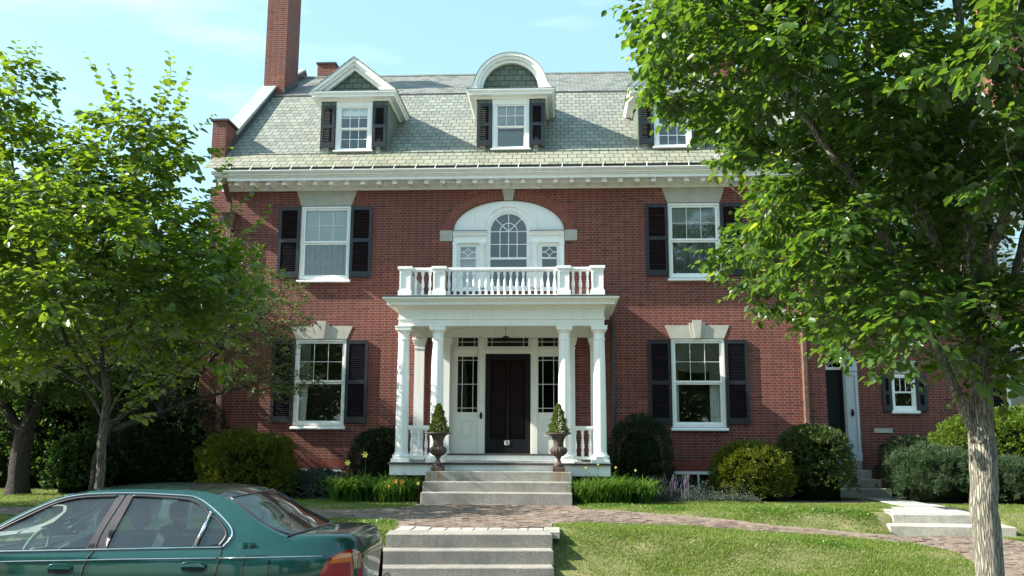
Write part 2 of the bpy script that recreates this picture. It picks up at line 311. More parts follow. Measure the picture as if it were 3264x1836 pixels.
# ---------------------------------------------------------------- mesh helpers
def root_of(o):
    while o.parent: o = o.parent
    return o
def link(name, me, mat, parent=None, at=None):
    o = bpy.data.objects.new(name, me); C.objects.link(o)
    if mat: me.materials.append(M[mat] if isinstance(mat, str) else mat)
    if parent is not None: o.parent = parent
    return o
class B:
    def __init__(s): s.v = []; s.f = []; s.mi = []; s.cur = 0
    def add(s, vs, fs):
        k = len(s.v); s.v += [tuple(v) for v in vs]; s.f += [tuple(i + k for i in f) for f in fs]; s.mi += [s.cur] * len(fs); return s
    def box(s, x0, x1, y0, y1, z0, z1, bev=0.0):
        if bev <= 0:
            return s.add([(x, y, z) for z in (z0, z1) for x, y in ((x0, y0), (x1, y0), (x1, y1), (x0, y1))],
                         [(3, 2, 1, 0), (4, 5, 6, 7), (0, 1, 5, 4), (1, 2, 6, 5), (2, 3, 7, 6), (3, 0, 4, 7)])
        b = bev; vs = []; 
        rings = [(z0, b), (z0 + b, 0), (z1 - b, 0), (z1, b)]
        for z, i in rings:
            X0, X1, Y0, Y1 = x0 + i, x1 - i, y0 + i, y1 - i; c = b if i == 0 else 0.0001
            vs += [(X0 + c, Y0, z), (X1 - c, Y0, z), (X1, Y0 + c, z), (X1, Y1 - c, z), (X1 - c, Y1, z), (X0 + c, Y1, z), (X0, Y1 - c, z), (X0, Y0 + c, z)]
        fs = [tuple(reversed(range(8))), tuple(range(24, 32))]
        for r in range(3):
            for j in range(8): fs.append((r * 8 + j, r * 8 + (j + 1) % 8, r * 8 + 8 + (j + 1) % 8, r * 8 + 8 + j))
        return s.add(vs, fs)
    def prism(s, poly, y0, y1, holes=()):
        """poly in (x,z), extruded from y0 (front) to y1"""
        loops = [list(poly)] + [list(h) for h in holes]
        flat = [p for l in loops for p in l]; n = len(flat)
        tri = tessellate_polygon([[Vector((p[0], p[1], 0)) for p in l] for l in loops])
        vs = [(p[0], y0, p[1]) for p in flat] + [(p[0], y1, p[1]) for p in flat]
        fs = []
        for t in tri:
            a, b, c = [flat[i] for i in t]
            ar = (b[0] - a[0]) * (c[1] - a[1]) - (b[1] - a[1]) * (c[0] - a[0])
            t = tuple(t) if ar > 0 else tuple(reversed(t))
            fs.append(t); fs.append(tuple(i + n for i in reversed(t)))
        k = 0
        for li, l in enumerate(loops):
            m_ = len(l); ar = sum(l[i][0] * l[(i + 1) % m_][1] - l[(i + 1) % m_][0] * l[i][1] for i in range(m_))
            ccw = (ar > 0) == (li == 0)
            for i in range(m_):
                a, b = k + i, k + (i + 1) % m_
                fs.append((b, a, a + n, b + n) if ccw else (a, b, b + n, a + n))
            k += m_
        return s.add(vs, fs)
    def extr(s, prof, x0, x1, caps=True, axis='x'):
        """profile [(y,z)] (closed) run along x"""
        n = len(prof)
        if axis == 'x': vs = [(x0, p[0], p[1]) for p in prof] + [(x1, p[0], p[1]) for p in prof]
        else: vs = [(p[0], x0, p[1]) for p in prof] + [(p[0], x1, p[1]) for p in prof]
        fs = [(i, (i + 1) % n, n + (i + 1) % n, n + i) for i in range(n)]
        if caps: fs += [tuple(reversed(range(n))), tuple(range(n, 2 * n))]
        return s.add(vs, fs)
    def usweep(s, prof, xh, yf, yb, xc=0.0, close=True):
        """moulding [(out,z)] mitred round left side, front and right side"""
        n = len(prof); vs = []
        for o, z in prof: vs += [(xc - xh - o, yb, z), (xc - xh - o, yf - o, z), (xc + xh + o, yf - o, z), (xc + xh + o, yb, z)]
        fs = []
        for i in range(n if close else n - 1):
            j = (i + 1) % n
            for k in range(3): fs.append((i * 4 + k, i * 4 + k + 1, j * 4 + k + 1, j * 4 + k))
        return s.add(vs, fs)
    def lathe(s, prof, cx, cy, z0=0.0, seg=16, flute=0, famp=0.0, frange=(0, 0)):
        vs = []; n = len(prof)
        for r, z in prof:
            for i in range(seg):
                a = 2 * math.pi * i / seg; rr = r
                if flute and frange[0] <= z <= frange[1]: rr = r * (1 + famp * abs(math.sin(a * flute / 2)) - famp * 0.5)
                vs.append((cx + rr * math.cos(a), cy + rr * math.sin(a), z0 + z))
        fs = [(k * seg + i, k * seg + (i + 1) % seg, (k + 1) * seg + (i + 1) % seg, (k + 1) * seg + i) for k in range(n - 1) for i in range(seg)]
        fs += [tuple(reversed(range(seg))), tuple(range((n - 1) * seg, n * seg))]
        return s.add(vs, fs)
    def tube(s, pts, r, seg=8, caps=True):
        pts = [Vector(p) for p in pts]; n = len(pts); vs = []; up = None
        rs = r if isinstance(r, (list, tuple)) else [r] * n
        for i, p in enumerate(pts):
            t = (pts[min(i + 1, n - 1)] - pts[max(i - 1, 0)]).normalized()
            if up is None: up = t.orthogonal().normalized()
            up = (up - t * up.dot(t)).normalized(); w = t.cross(up)
            for k in range(seg):
                a = 2 * math.pi * k / seg; vs.append(p + (up * math.cos(a) + w * math.sin(a)) * rs[i])
        fs = [(k * seg + i, k * seg + (i + 1) % seg, (k + 1) * seg + (i + 1) % seg, (k + 1) * seg + i) for k in range(n - 1) for i in range(seg)]
        if caps: fs += [tuple(reversed(range(seg))), tuple(range((n - 1) * seg, n * seg))]
        return s.add(vs, fs)
    def build(s, name, mat, parent=None, smooth=False, mats=None, angle=None):
        me = bpy.data.meshes.new(name)
        off = Vector((0, 0, 0))
        if parent is not None: off = root_of(parent).location
        me.from_pydata([(v[0] - off[0], v[1] - off[1], v[2] - off[2]) for v in s.v], [], s.f); me.update()
        o = link(name, me, mat, parent)
        for e in (mats or []): me.materials.append(M[e])
        if mats: me.polygons.foreach_set('material_index', s.mi)
        if smooth:
            me.polygons.foreach_set('use_smooth', [True] * len(me.polygons))
            if angle: me.set_sharp_from_angle(angle=R(angle))
        bm = bmesh.new(); bm.from_mesh(me); bmesh.ops.recalc_face_normals(bm, faces=bm.faces); bm.to_mesh(me); bm.free()
        return o
def tag(o, label=None, cat=None, group=None, kind=None):
    if label: o['label'] = label
    if cat: o['category'] = cat
    if group: o['group'] = group
    if kind: o['kind'] = kind
    return o
def empty(name, loc, label, cat, group=None):
    o = bpy.data.objects.new(name, None); C.objects.link(o); o.location = loc; o.empty_display_size = 0.2
    return tag(o, label, cat, group)
def arc(cx, cz, rx, rz, a0, a1, n):
    return [(cx + rx * math.cos(R(a0 + (a1 - a0) * i / n)), cz + rz * math.sin(R(a0 + (a1 - a0) * i / n))) for i in range(n + 1)]
def rect(x0, x1, z0, z1): return [(x0, z0), (x1, z0), (x1, z1), (x0, z1)]
def npmesh(name, verts, faces_flat, loop_tot, mat, parent=None, smooth=False):
    """fast mesh from numpy arrays"""
    me = bpy.data.meshes.new(name); off = np.array(root_of(parent).location) if parent is not None else np.zeros(3)
    v = (verts - off).astype(np.float32); me.vertices.add(len(v)); me.vertices.foreach_set('co', v.ravel())
    me.loops.add(len(faces_flat)); me.loops.foreach_set('vertex_index', faces_flat.astype(np.int32))
    me.polygons.add(len(loop_tot)); st = np.concatenate(([0], np.cumsum(loop_tot)[:-1])).astype(np.int32)
    me.polygons.foreach_set('loop_start', st); me.polygons.foreach_set('loop_total', loop_tot.astype(np.int32))
    if smooth: me.polygons.foreach_set('use_smooth', np.ones(len(loop_tot), bool))
    me.update(calc_edges=True); me.validate()
    return link(name, me, mat, parent)
# ================================================================ THE HOUSE
GZ = 0.58
house = empty('brick_house', (0, 0, GZ), 'three storey red brick house with white columned porch, slate roof and dark shutters', 'house')
WX = 7.43
def rf(y):      # front roof height
    if y < 0.15: return 8.887 + 0.73 * (y - 0.15)
    if y < 3.45: return 8.887 + 0.86 * (y - 0.15)
    return 11.725 + 0.6 * (y - 3.45)
RIDGE_Y, RIDGE_Z = 6.5, rf(6.5)

# --- walls
wx = 4.49                      # window axis either side of the porch
ell = arc(0.014, 6.85, 1.355, 0.765, 0, 180, 28)
holes = [rect(-wx - .62, -wx + .62, 5.66, 7.50), rect(wx - .62, wx + .62, 5.66, 7.50),
         rect(-wx - .62, -wx + .62, 2.13, 4.20), rect(wx - .62, wx + .62, 2.13, 4.20),
         [(-1.341, 5.36), (1.369, 5.36)] + ell, rect(-1.40, 1.40, 1.362, 4.40),
         rect(-4.93, -3.90, 0.66, 1.13), rect(3.88, 4.97, 0.66, 1.13)]
b = B(); b.prism(rect(-WX, WX, 0.2, 8.02), 0.0, 0.30, holes)
b.box(-WX, -WX + .3, 0.3, 13, 0.2, 8.5); b.box(WX - .3, WX, 0.3, 13, 0.2, 8.5); b.box(-WX + .3, WX - .3, 12.7, 13, 0.2, 8.5)
b.build('wall', 'brick', house)
# gable walls carried up as parapets
for sx in (-1, 1):
    b = B(); x0, x1 = sorted((sx * 7.48, sx * 7.13))
    g = [(0.0, 8.55), (0.0, 9.74), (0.62, 9.74), (0.95, 9.72)] + [(3.6, rf(3.6) + .24), (RIDGE_Y, RIDGE_Z + .24), (12.9, 8.9), (12.9, 8.55)]
    b.extr(g, x0, x1)
    b.build('parapet', 'brick2', house)
    b = B(); xa, xb = x0 - .04, x1 + .04
    b.box(xa - .015, xb + .015, -0.04, 0.70, 9.742, 9.79); b.build('pier_cap', 'lead', house)
    b = B()
    pr = [(0.68, 9.47), (0.68, 9.53), (3.62, rf(3.62) + .30), (RIDGE_Y, RIDGE_Z + .30), (12.95, 9.0), (12.95, 8.95), (RIDGE_Y, RIDGE_Z + .245), (3.62, rf(3.62) + .245)]
    b.extr([(0.66, 9.58), (0.60, 9.66), (3.62, rf(3.62) + .31), (RIDGE_Y, RIDGE_Z + .31), (12.95, 9.0), (12.95, 8.95), (RIDGE_Y, RIDGE_Z + .245), (3.62, rf(3.62) + .245)], xa, xb)
    b.build('coping', 'zinc', house)
    b = B(); xi = x1 if sx < 0 else x0
    b.extr([(0.1, rf(.1) + .02), (0.72, rf(.72) + .32), (3.6, rf(3.6) + .23), (RIDGE_Y, RIDGE_Z + .23), (RIDGE_Y, RIDGE_Z + .01), (3.45, rf(3.45) + .01)], min(xi, xi - sx * .018), max(xi, xi - sx * .018))
    b.build('step_flashing', 'lead', house)
# --- roof
XR = 7.13
b = B(); b.extr([(-.60, rf(-.60)), (.15, rf(.15)), (.15, rf(.15) - .05), (-.60, rf(-.60) - .02)], -XR - .28, XR + .28); b.build('eave_slates', 'slate_low', house)
b = B(); b.extr([(.12, rf(.15) + .012), (3.45, rf(3.45)), (3.45, rf(3.45) - .08), (.15, rf(.15) - .06)], -XR, XR); roof = b.build('roof', 'slate', house)
b = B(); b.extr([(3.42, rf(3.45) + .012), (RIDGE_Y, RIDGE_Z), (RIDGE_Y, RIDGE_Z - .08), (3.45, rf(3.45) - .08)], -XR, XR); b.build('upper_roof', 'slate_top', roof)
b = B(); b.extr([(RIDGE_Y, RIDGE_Z), (13.2, 8.4), (13.2, 8.3), (RIDGE_Y, RIDGE_Z - .08)], -XR, XR); b.build('rear_roof', 'slate_top', roof)
b = B(); b.box(-XR, XR, RIDGE_Y - .07, RIDGE_Y + .07, RIDGE_Z - .02, RIDGE_Z + .025); b.build('ridge_cap', 'zinc', roof)
b = B(); b.extr([(3.38, rf(3.38) + .02), (3.52, rf(3.52) + .022), (3.52, rf(3.52) - .01), (3.38, rf(3.38) - .01)], -XR, XR); b.build('curb_flashing', 'lead', roof)
# --- cornice, gutter
b = B()
b.extr([(0.0, 7.885), (-.05, 7.885), (-.05, 7.93), (-.08, 7.94), (-.08, 8.0), (-.10, 8.02), (-.12, 8.055), (-.52, 8.065), (-.56, 8.00), (-.56, 8.065), (-.60, 8.08), (-.62, 8.11), (-.66, 8.115), (-.66, 8.15), (0, 8.15)], -7.12, 7.12)
b.build('cornice', 'white', house)
b = B()
n = 37
for i in range(n):
    x = -7.0 + i * 14.0 / (n - 1); b.box(x - .055, x + .055, -.47, -.10, 7.915, 8.066)
b.build('modillion', 'white', house)['kind'] = 'stuff'
b = B(); b.extr([(-.56, 8.14), (-.67, 8.14), (-.72, 8.17), (-.73, 8.205), (-.755, 8.195), (-.755, 8.212), (-.70, 8.212), (-.66, 8.17), (-.56, 8.17)], -7.16, 7.16); gut = b.build('gutter', 'white', house)
b = B(); b.extr([(-.56, 8.15), (-.66, 8.18), (-.56, rf(-.56) - .03)], -7.10, 7.10); b.build('gutter_lining', 'gutter_dark', gut)  # near-black strip filling the gap between slates and gutter
b = B()
x = -6.75
while x < 7.1:
    b.tube([(x, -.73, 8.216), (x + .03, -.56, rf(-.56) + .012)], .008, 5); x += .50 + .03 * math.sin(x * 9)
b.build('gutter_hanger', 'white', gut)
# --- downspouts with leader head
def downspout(x, head, mat, z1):
    b = B(); 
    if head:
        b.extr([(-.60, 8.16), (-.50, 8.16), (-.48, 7.95), (-.12, 7.62), (-.12, 7.30), (-.22, 7.30), (-.22, 7.58), (-.60, 7.92)], x - .05, x + .05)
        hd = B()
        for (w0, w1, za, zb) in ((.17, .19, 7.26, 7.31), (.075, .155, 6.93, 7.26), (.09, .09, 6.90, 6.93)):
            hd.add([(x - w1, -.05 - w1, zb), (x + w1, -.05 - w1, zb), (x + w1, -.005, zb), (x - w1, -.005, zb), (x - w0, -.05 - w0, za), (x + w0, -.05 - w0, za), (x + w0, -.005, za), (x - w0, -.005, za)],
                   [(0, 1, 2, 3), (7, 6, 5, 4), (4, 5, 1, 0), (5, 6, 2, 1), (6, 7, 3, 2), (7, 4, 0, 3)])
        b.box(x - .062, x + .062, -.15, -.02, z1, 6.90, .02)
        d = b.build('downspout', mat, house); hd.build('leader_head', mat, d)
    else:
        b.box(x - .06, x + .06, -.15, -.02, z1, 8.14, .02); d = b.build('downspout', mat, house)
    k = B()
    for z in (2.2, 4.4, 6.4): k.box(x - .085, x + .085, -.155, -.0, z, z + .04)
    k.build('bracket', mat, d)
downspout(-6.87, True, 'copper', 0.6)
downspout(6.93, False, 'copper', 0.6)
# narrow pipe beside the porch
b = B(); b.tube([(2.50, -.07, 4.66), (2.50, -.07, 0.7)], .045, 8); b.build('downspout', 'lead', house, smooth=True)

# --- lintels, keystones, arches
def lintel(xc, z0, z1, key):
    b = B(); b.prism([(xc - .625, z0), (xc + .625, z0), (xc + .755, z1), (xc - .755, z1)], -.012, .10)
    l = b.build('lintel', 'limestone', house)
    if key:
        b = B(); b.prism([(xc - .115, z0), (xc + .115, z0), (xc + .195, z1 + .055), (xc - .195, z1 + .055)], -.035, .0); b.build('keystone_wing', 'limestone', l)
        b = B(); b.prism([(xc - .062, z0), (xc + .062, z0), (xc + .112, z1 + .12), (xc - .112, z1 + .12)], -.062, -.03); b.build('keystone', 'limestone', l)
for sx in (-1, 1):
    lintel(sx * wx, 7.505, 7.884, False); lintel(sx * wx, 4.203, 4.513, True)
# elliptical brick arch over the three-part window
n = 54; cx = .014; random.seed(3); bb = [B(), B()]
for i in range(n):
    b = bb[i * 2 // n]; a0, a1 = 180 * i / n + .38, 180 * (i + 1) / n - .38
    if 85.2 < (a0 + a1) / 2 < 94.8: continue
    q = []
    for a, k in ((a0, 0), (a1, 0), (a1, 1), (a0, 1)):
        px, pz = 1.362 * math.cos(R(a)), .772 * math.sin(R(a))
        nx, nz_ = math.cos(R(a)) / 1.362, math.sin(R(a)) / .772; l = math.hypot(nx, nz_)
        q.append((cx + px + k * .235 * nx / l, 6.85 + pz + k * .245 * nz_ / l))
    b.prism(q, -.010 - random.random() * .004, .05)
ar = bb[0].build('brick_arch', 'arch', house); bb[1].build('brick_arch', 'arch', house)
b = B(); b.prism(arc(cx, 6.85, 1.366, .776, 0, 180, 60) + list(reversed(arc(cx, 6.85, 1.59, 1.012, 0, 180, 60))), -.006, .04); b.build('arch_mortar', 'joint', ar)
b = B(); b.prism([(cx - .10, 7.60), (cx + .10, 7.60), (cx + .155, 7.884), (cx - .155, 7.884)], -.05, .06); b.build('keystone', 'limestone', ar)
for x0, x1 in ((-1.655, -1.352), (1.38, 1.683)):
    b = B(); b.box(x0, x1, -.03, .05, 6.59, 6.855); b.build('impost_stone', 'limestone', ar)

# --- sash windows
def sash_bm(b, x0, x1, z0, z1, y, nx=1, nz=1, fr=.05, mu=.016, th=.04):
    b.box(x0, x0 + fr, y, y + th, z0, z1); b.box(x1 - fr, x1, y, y + th, z0, z1)
    b.box(x0 + fr, x1 - fr, y, y + th, z1 - fr, z1); b.box(x0 + fr, x1 - fr, y, y + th, z0, z0 + fr)
    X0, X1, Z0, Z1 = x0 + fr, x1 - fr, z0 + fr, z1 - fr
    for i in range(1, nx): x = X0 + (X1 - X0) * i / nx; b.box(x - mu / 2, x + mu / 2, y + .006, y + th - .006, Z0, Z1)
    for i in range(1, nz): z = Z0 + (Z1 - Z0) * i / nz; b.box(X0, X1, y + .008, y + th - .008, z - mu / 2, z + mu / 2)
    return (X0, X1, Z0, Z1)
def pane(parent, x0, x1, z0, z1, y, mat='glass'):
    b = B(); b.add([(x0, y, z0), (x1, y, z0), (x1, y, z1), (x0, y, z1)], [(0, 1, 2, 3)]); return b.build('pane', mat, parent)
def drape(parent, x0, x1, z0, z1, y, mat='drape', amp=.025, wl=.09, seed=0, bow=0.0, shape=None):
    b = B(); nx, nz_ = max(6, int((x1 - x0) / .012)), 8; rnd = random.Random(seed); ph = rnd.random() * 6
    for j in range(nz_ + 1):
        t = j / nz_
        for i in range(nx + 1):
            s = i / nx; x = x0 + (x1 - x0) * s
            zz = z0 + (z1 - z0) * t
            if bow: zz -= bow * math.sin(math.pi * s) * (1 - t)
            if shape: x = shape(s, t, x)
            b.v.append((x, y + amp * math.sin(x * 6.283 / wl + ph + .6 * math.sin(x * 23 + seed)) * (.6 + .4 * math.sin(t * 2 + s * 5)), zz))
    for j in range(nz_):
        for i in range(nx):
            a = j * (nx + 1) + i; b.f.append((a, a + 1, a + nx + 2, a + nx + 1)); b.mi.append(0)
    return b.build('curtain', mat, parent, smooth=True)
def sill_(parent, x0, x1, z, d=.10, h=.05):
    b = B(); b.extr([(.02, z + h + .035), (-.02, z + h + .02), (-d + .02, z + h), (-d, z + h - .008), (-d, z + .012), (-d + .02, z), (.02, z)], x0, x1); return b.build('sill', 'white', parent)
def shutter(parent, x0, x1, z0, z1, y=-.05, mids=(.5,), skew=0.0):
    f = B(); fr = .075; th = .04
    def q(x, z): return x
    f.box(x0, x0 + fr, y, y + th, z0, z1); f.box(x1 - fr, x1, y, y + th, z0, z1)
    zs = [z0] + [z0 + (z1 - z0) * k for k in mids] + [z1]
    f.box(x0 + fr, x1 - fr, y, y + th, z1 - .085, z1); f.box(x0 + fr, x1 - fr, y, y + th, z0, z0 + .14)
    for k in zs[1:-1]: f.box(x0 + fr, x1 - fr, y, y + th, k - .045, k + .045)
    # horns at the feet
    f.box(x0 + .002, x0 + fr - .01, y + .002, y + th - .002, z0 - .03, z0); f.box(x1 - fr + .01, x1 - .002, y + .002, y + th - .002, z0 - .03, z0)
    s = f.build('shutter', 'shutter', parent)
    if parent.get('category'): pass
    l = B(); sp = .045
    for a, c in zip(zs[:-1], zs[1:]):
        za = a + (.14 if a == z0 else .045); zb = c - (.085 if c == z1 else .045)
        k = int((zb - za) / sp)
        for i in range(k):
            z = za + (i + .5) * (zb - za) / k
            l.add([(x0 + fr, y + .006, z - .018), (x1 - fr, y + .006, z - .018), (x1 - fr, y + .034, z + .014), (x0 + fr, y + .034, z + .014),
                   (x0 + fr, y + .010, z - .024), (x1 - fr, y + .010, z - .024), (x1 - fr, y + .038, z + .008), (x0 + fr, y + .038, z + .008)],
                  [(0, 1, 2, 3), (7, 6, 5, 4), (4, 5, 1, 0), (6, 7, 3, 2), (5, 6, 2, 1), (7, 4, 0, 3)])
    return s, l
def shut(parent, *a, sub=True, **k):
    s, l = shutter(parent, *a, **k)
    l.build('louvre', 'louver', s if sub else parent)
    return s
def hinge(b, x, z): b.box(x - .03, x + .03, -.07, -.045, z - .02, z + .02)

def window(xc, z0, z1, zm, kind):
    """double hung window: casing with sill, two sashes, panes and what hangs behind"""
    hw = .62; b = B(); yc = .045
    b.box(xc - hw, xc - hw + .055, yc - .03, yc + .12, z0, z1); b.box(xc + hw - .055, xc + hw, yc - .03, yc + .12, z0, z1)
    b.box(xc - hw + .055, xc + hw - .055, yc - .03, yc + .12, z1 - .05, z1)
    b.box(xc - hw + .055, xc + hw - .055, yc - .025, yc + .12, z0, z0 + .07)
    w = b.build('window', 'white', house)
    sill_(w, xc - .655, xc + .655, z0 - .085, .10)
    X0, X1 = xc - hw + .058, xc + hw - .058
    b = B(); g = sash_bm(b, X0, X1, zm, z1 - .052, yc + .002, 3, 2, .045, .010, .03); b.build('sash', 'white', w)
    pane(w, g[0], g[1], g[2], g[3], yc + .018)
    b = B(); h = sash_bm(b, X0, X1, z0 + .072, zm + .005, yc + .036, 1, 1, .05, .014, .03); b.build('sash', 'white', w)
    pane(w, h[0], h[1], h[2], h[3], yc + .05)
    kind(w, xc, g, h, yc)
    return w
def cur_UL(w, xc, g, h, y):
    b = B(); b.box(xc - .54, xc + .54, y + .085, y + .095, g[2] - .02, g[3] + .06); b.build('blind', 'blind', w)
    for i in range(8): drape(w, xc - .55 + i * .138, xc - .55 + i * .138 + .127, h[2] - .06, h[3] + .02, y + .16, 'drape_grey', .012, .12, 4 + i)
    b = B(); b.box(xc - .55, xc + .55, y + .12, y + .13, 6.04, 6.12); b.build('curtain_rail', 'drape_grey', w)
def cur_UR(w, xc, g, h, y):
    b = B(); b.box(xc - .54, xc + .54, y + .085, y + .095, g[2] + .34, g[3] + .06); b.build('blind', 'blind', w)
    drape(w, xc - .55, xc + .55, h[2] - .06, g[2] + .42, y + .16, 'drape_grey', .03, .12, 9)
def cur_LL(w, xc, g, h, y):
    drape(w, xc - .55, xc - .36, h[2] - .08, g[3], y + .14, 'drape', .02, .07, 2, shape=lambda s, t, x: x - .0 + .07 * t * s)
def cur_LR(w, xc, g, h, y):
    drape(w, xc - .55, xc - .44, h[2] - .08, g[3], y + .16, 'drape', .02, .06, 2)
    drape(w, xc + .29, xc + .55, h[2] - .08, g[3], y + .16, 'drape', .02, .07, 5)
    drape(w, xc - .54, xc + .54, g[2] + .28, g[3] + .05, y + .12, 'drape', .015, .9, 3, bow=.09)
window(-wx, 5.66, 7.495, 6.585, cur_UL); window(wx, 5.66, 7.495, 6.585, cur_UR)
window(-wx, 2.13, 4.195, 3.17, cur_LL); window(wx, 2.13, 4.195, 3.17, cur_LR)
for sx in (-1, 1):
    for (z0, z1) in ((5.71, 7.472), (2.205, 4.166)):
        for side in (-1, 1):
            xa = sx * wx + side * .62; xb = sx * wx + side * 1.165
            shut(house, min(xa, xb) + .004, max(xa, xb) - .004, z0, z1, mids=(.52,) if z0 > 5 else (.49,))

# --- basement windows with flat soldier arch
for xc, hw in ((-4.41, .52), (4.43, .55)):
    b = B(); b.box(xc - hw, xc + hw, .0, .10, 1.06, 1.13); b.box(xc - hw, xc - hw + .05, .002, .10, .66, 1.06); b.box(xc + hw - .05, xc + hw, .002, .10, .66, 1.06)
    b.box(xc - .02, xc + .02, .01, .08, .66, 1.06); b.box(xc - hw + .05, xc + hw - .05, .0, .08, .66, .73)
    w = b.build('basement_window', 'white', house); pane(w, xc - hw + .05, xc + hw - .05, .73, 1.06, .05)
    b = B()
    for i in range(19):
        t = (i - 9) / 9; x = xc + t * (hw + .02); s = t * .09
        b.prism([(x - .026, 1.135), (x + .026, 1.135), (x + .028 + s, 1.345), (x - .028 + s, 1.345)], -.008, .05)
    b.build('soldier_course', 'arch', house)

# --- palladian window
P0 = 5.36
b = B()
side_open = [(-1.19, -.755), (.80, 1.215)]
hl = [rect(x0, x1, 5.44, 6.49) for x0, x1 in side_open] + [[(cx - .475, 5.44), (cx + .475, 5.44)] + arc(cx, 6.84, .475, .475, 0, 180, 24)]
b.prism([(-1.338, P0), (1.366, P0)] + arc(.014, 6.85, 1.352, .762, 0, 180, 28), .06, .12, hl)
pal = b.build('arched_window', 'white', house)
b = B()   # moulded round surround
for r0, r1, yy in ((.50, .60, .035), (.60, .67, .005), (.67, .70, .02)):
    b.prism(arc(cx, 6.85, r1, r1 * 1.06, 0, 180, 28) + list(reversed(arc(cx, 6.85, r0, r0, 0, 180, 28))), yy, .07)
b.build('arch_moulding', 'white', pal)
for x0, x1 in ((-1.34, -.505), (.535, 1.368)):     # side entablatures
    b = B(); b.box(x0, x1, -.0, .06, 6.55, 6.70); b.extr([(.06, 6.70), (-.02, 6.70), (-.03, 6.73), (-.06, 6.74), (-.06, 6.77), (-.10, 6.80), (-.10, 6.815), (.06, 6.83)], x0, x1); b.build('entablature', 'white', pal)
    b = B(); b.box(x0 + .002, x1 + .002 if x1 < 0 else x1, -.105, .05, 6.817, 6.835); b.build('flashing', 'lead', pal)
for x in (-.625, .652):
    b = B(); b.lathe([(.10, 0), (.10, .05), (.085, .06), (.075, .10), (.072, .5), (.064, 1.02), (.075, 1.04), (.064, 1.05), (.08, 1.07), (.085, 1.09), (.085, 1.11)], x, .0, 5.43, 14); b.build('colonnette', 'white', pal, smooth=True, angle=35)
for x in (-1.29, 1.315):
    b = B(); b.box(x - .05, x + .05, .0, .06, 5.40, 6.50); b.box(x - .06, x + .06, -.01, .055, 6.50, 6.55); b.build('pilaster', 'white', pal)
b = B(); b.box(-1.345, 1.372, -.03, .10, 5.35, 5.40); b.build('sill', 'white', pal)
# centre sash with radiating bars
b = B(); y = .075
def ring(b, r0, r1, y0, y1, a0=0, a1=180, n=24, cz=6.84): b.prism(arc(cx, cz, r1, r1, a0, a1, n) + list(reversed(arc(cx, cz, r0, r0, a0, a1, n))), y0, y1)
ring(b, .44, .475, y, y + .04); ring(b, .20, .218, y + .005, y + .03)
for a in (45, 90, 135):
    c_, s_ = math.cos(R(a)), math.sin(R(a)); px, pz = -s_ * .009, c_ * .009
    b.prism([(cx + px, 6.84 + pz), (cx - px, 6.84 - pz), (cx + .45 * c_ - px, 6.84 + .45 * s_ - pz), (cx + .45 * c_ + px, 6.84 + .45 * s_ + pz)], y + .004, y + .028)
b.box(cx - .475, cx - .44, y, y + .04, 5.44, 6.84); b.box(cx + .44, cx + .475, y, y + .04, 5.44, 6.84)
b.box(cx - .44, cx + .44, y, y + .04, 6.145, 6.20); b.box(cx - .44, cx + .44, y, y + .04, 5.44, 5.49)
for x in (-.21, 0, .21): b.box(cx + x - .009, cx + x + .009, y + .005, y + .03, 6.20, 6.84)
for z in (6.52, 6.84): b.box(cx - .44, cx + .44, y + .006, y + .029, z - .009, z + .009)
b.build('sash', 'white', pal)
b = B(); pts = [(cx - .44, 5.49), (cx + .44, 5.49)] + arc(cx, 6.84, .44, .44, 0, 180, 24); b.add([(p[0], y + .02, p[1]) for p in pts], [tuple(range(len(pts)))]); b.build('pane', 'glass', pal)
for k, (x0, x1) in enumerate(side_open):
    b = B(); sash_bm(b, x0, x1, 6.165, 6.49, y, 1, 1, .03); sash_bm(b, x0, x1, 5.44, 6.185, y + .02, 1, 1, .03)
    xm, zm, rx, rz = (x0 + x1) / 2, 6.33, (x1 - x0) / 2 - .03, .13
    for qx, qz in ((-1, -1), (1, -1), (1, 1), (-1, 1)):     # four-pointed star tracery
        c0 = [(xm + qx * rx * (1 - math.sin(R(t))), zm + qz * rz * (1 - math.cos(R(t)))) for t in range(0, 91, 15)]
        b.tube([(p[0], y + .02, p[1]) for p in c0], .009, 5)
    b.build('sash', 'white', pal); pane(pal, x0 + .03, x1 - .03, 5.47, 6.46, y + .022)
    if k == 0:
        b = B(); b.box(x0, x1, y + .10, y + .11, 5.45, 6.47); b.build('blind', 'drape_grey', pal)
# dim rooms behind the openings
b = B(); b.box(-6.9, 6.9, .75, .80, 4.75, 8.0); b.box(-6.9, 6.9, 1.9, 1.95, .6, 4.6); b.box(-6.9, 6.9, .35, 6, 4.62, 4.72); b.build('inner_wall', 'interior', house)

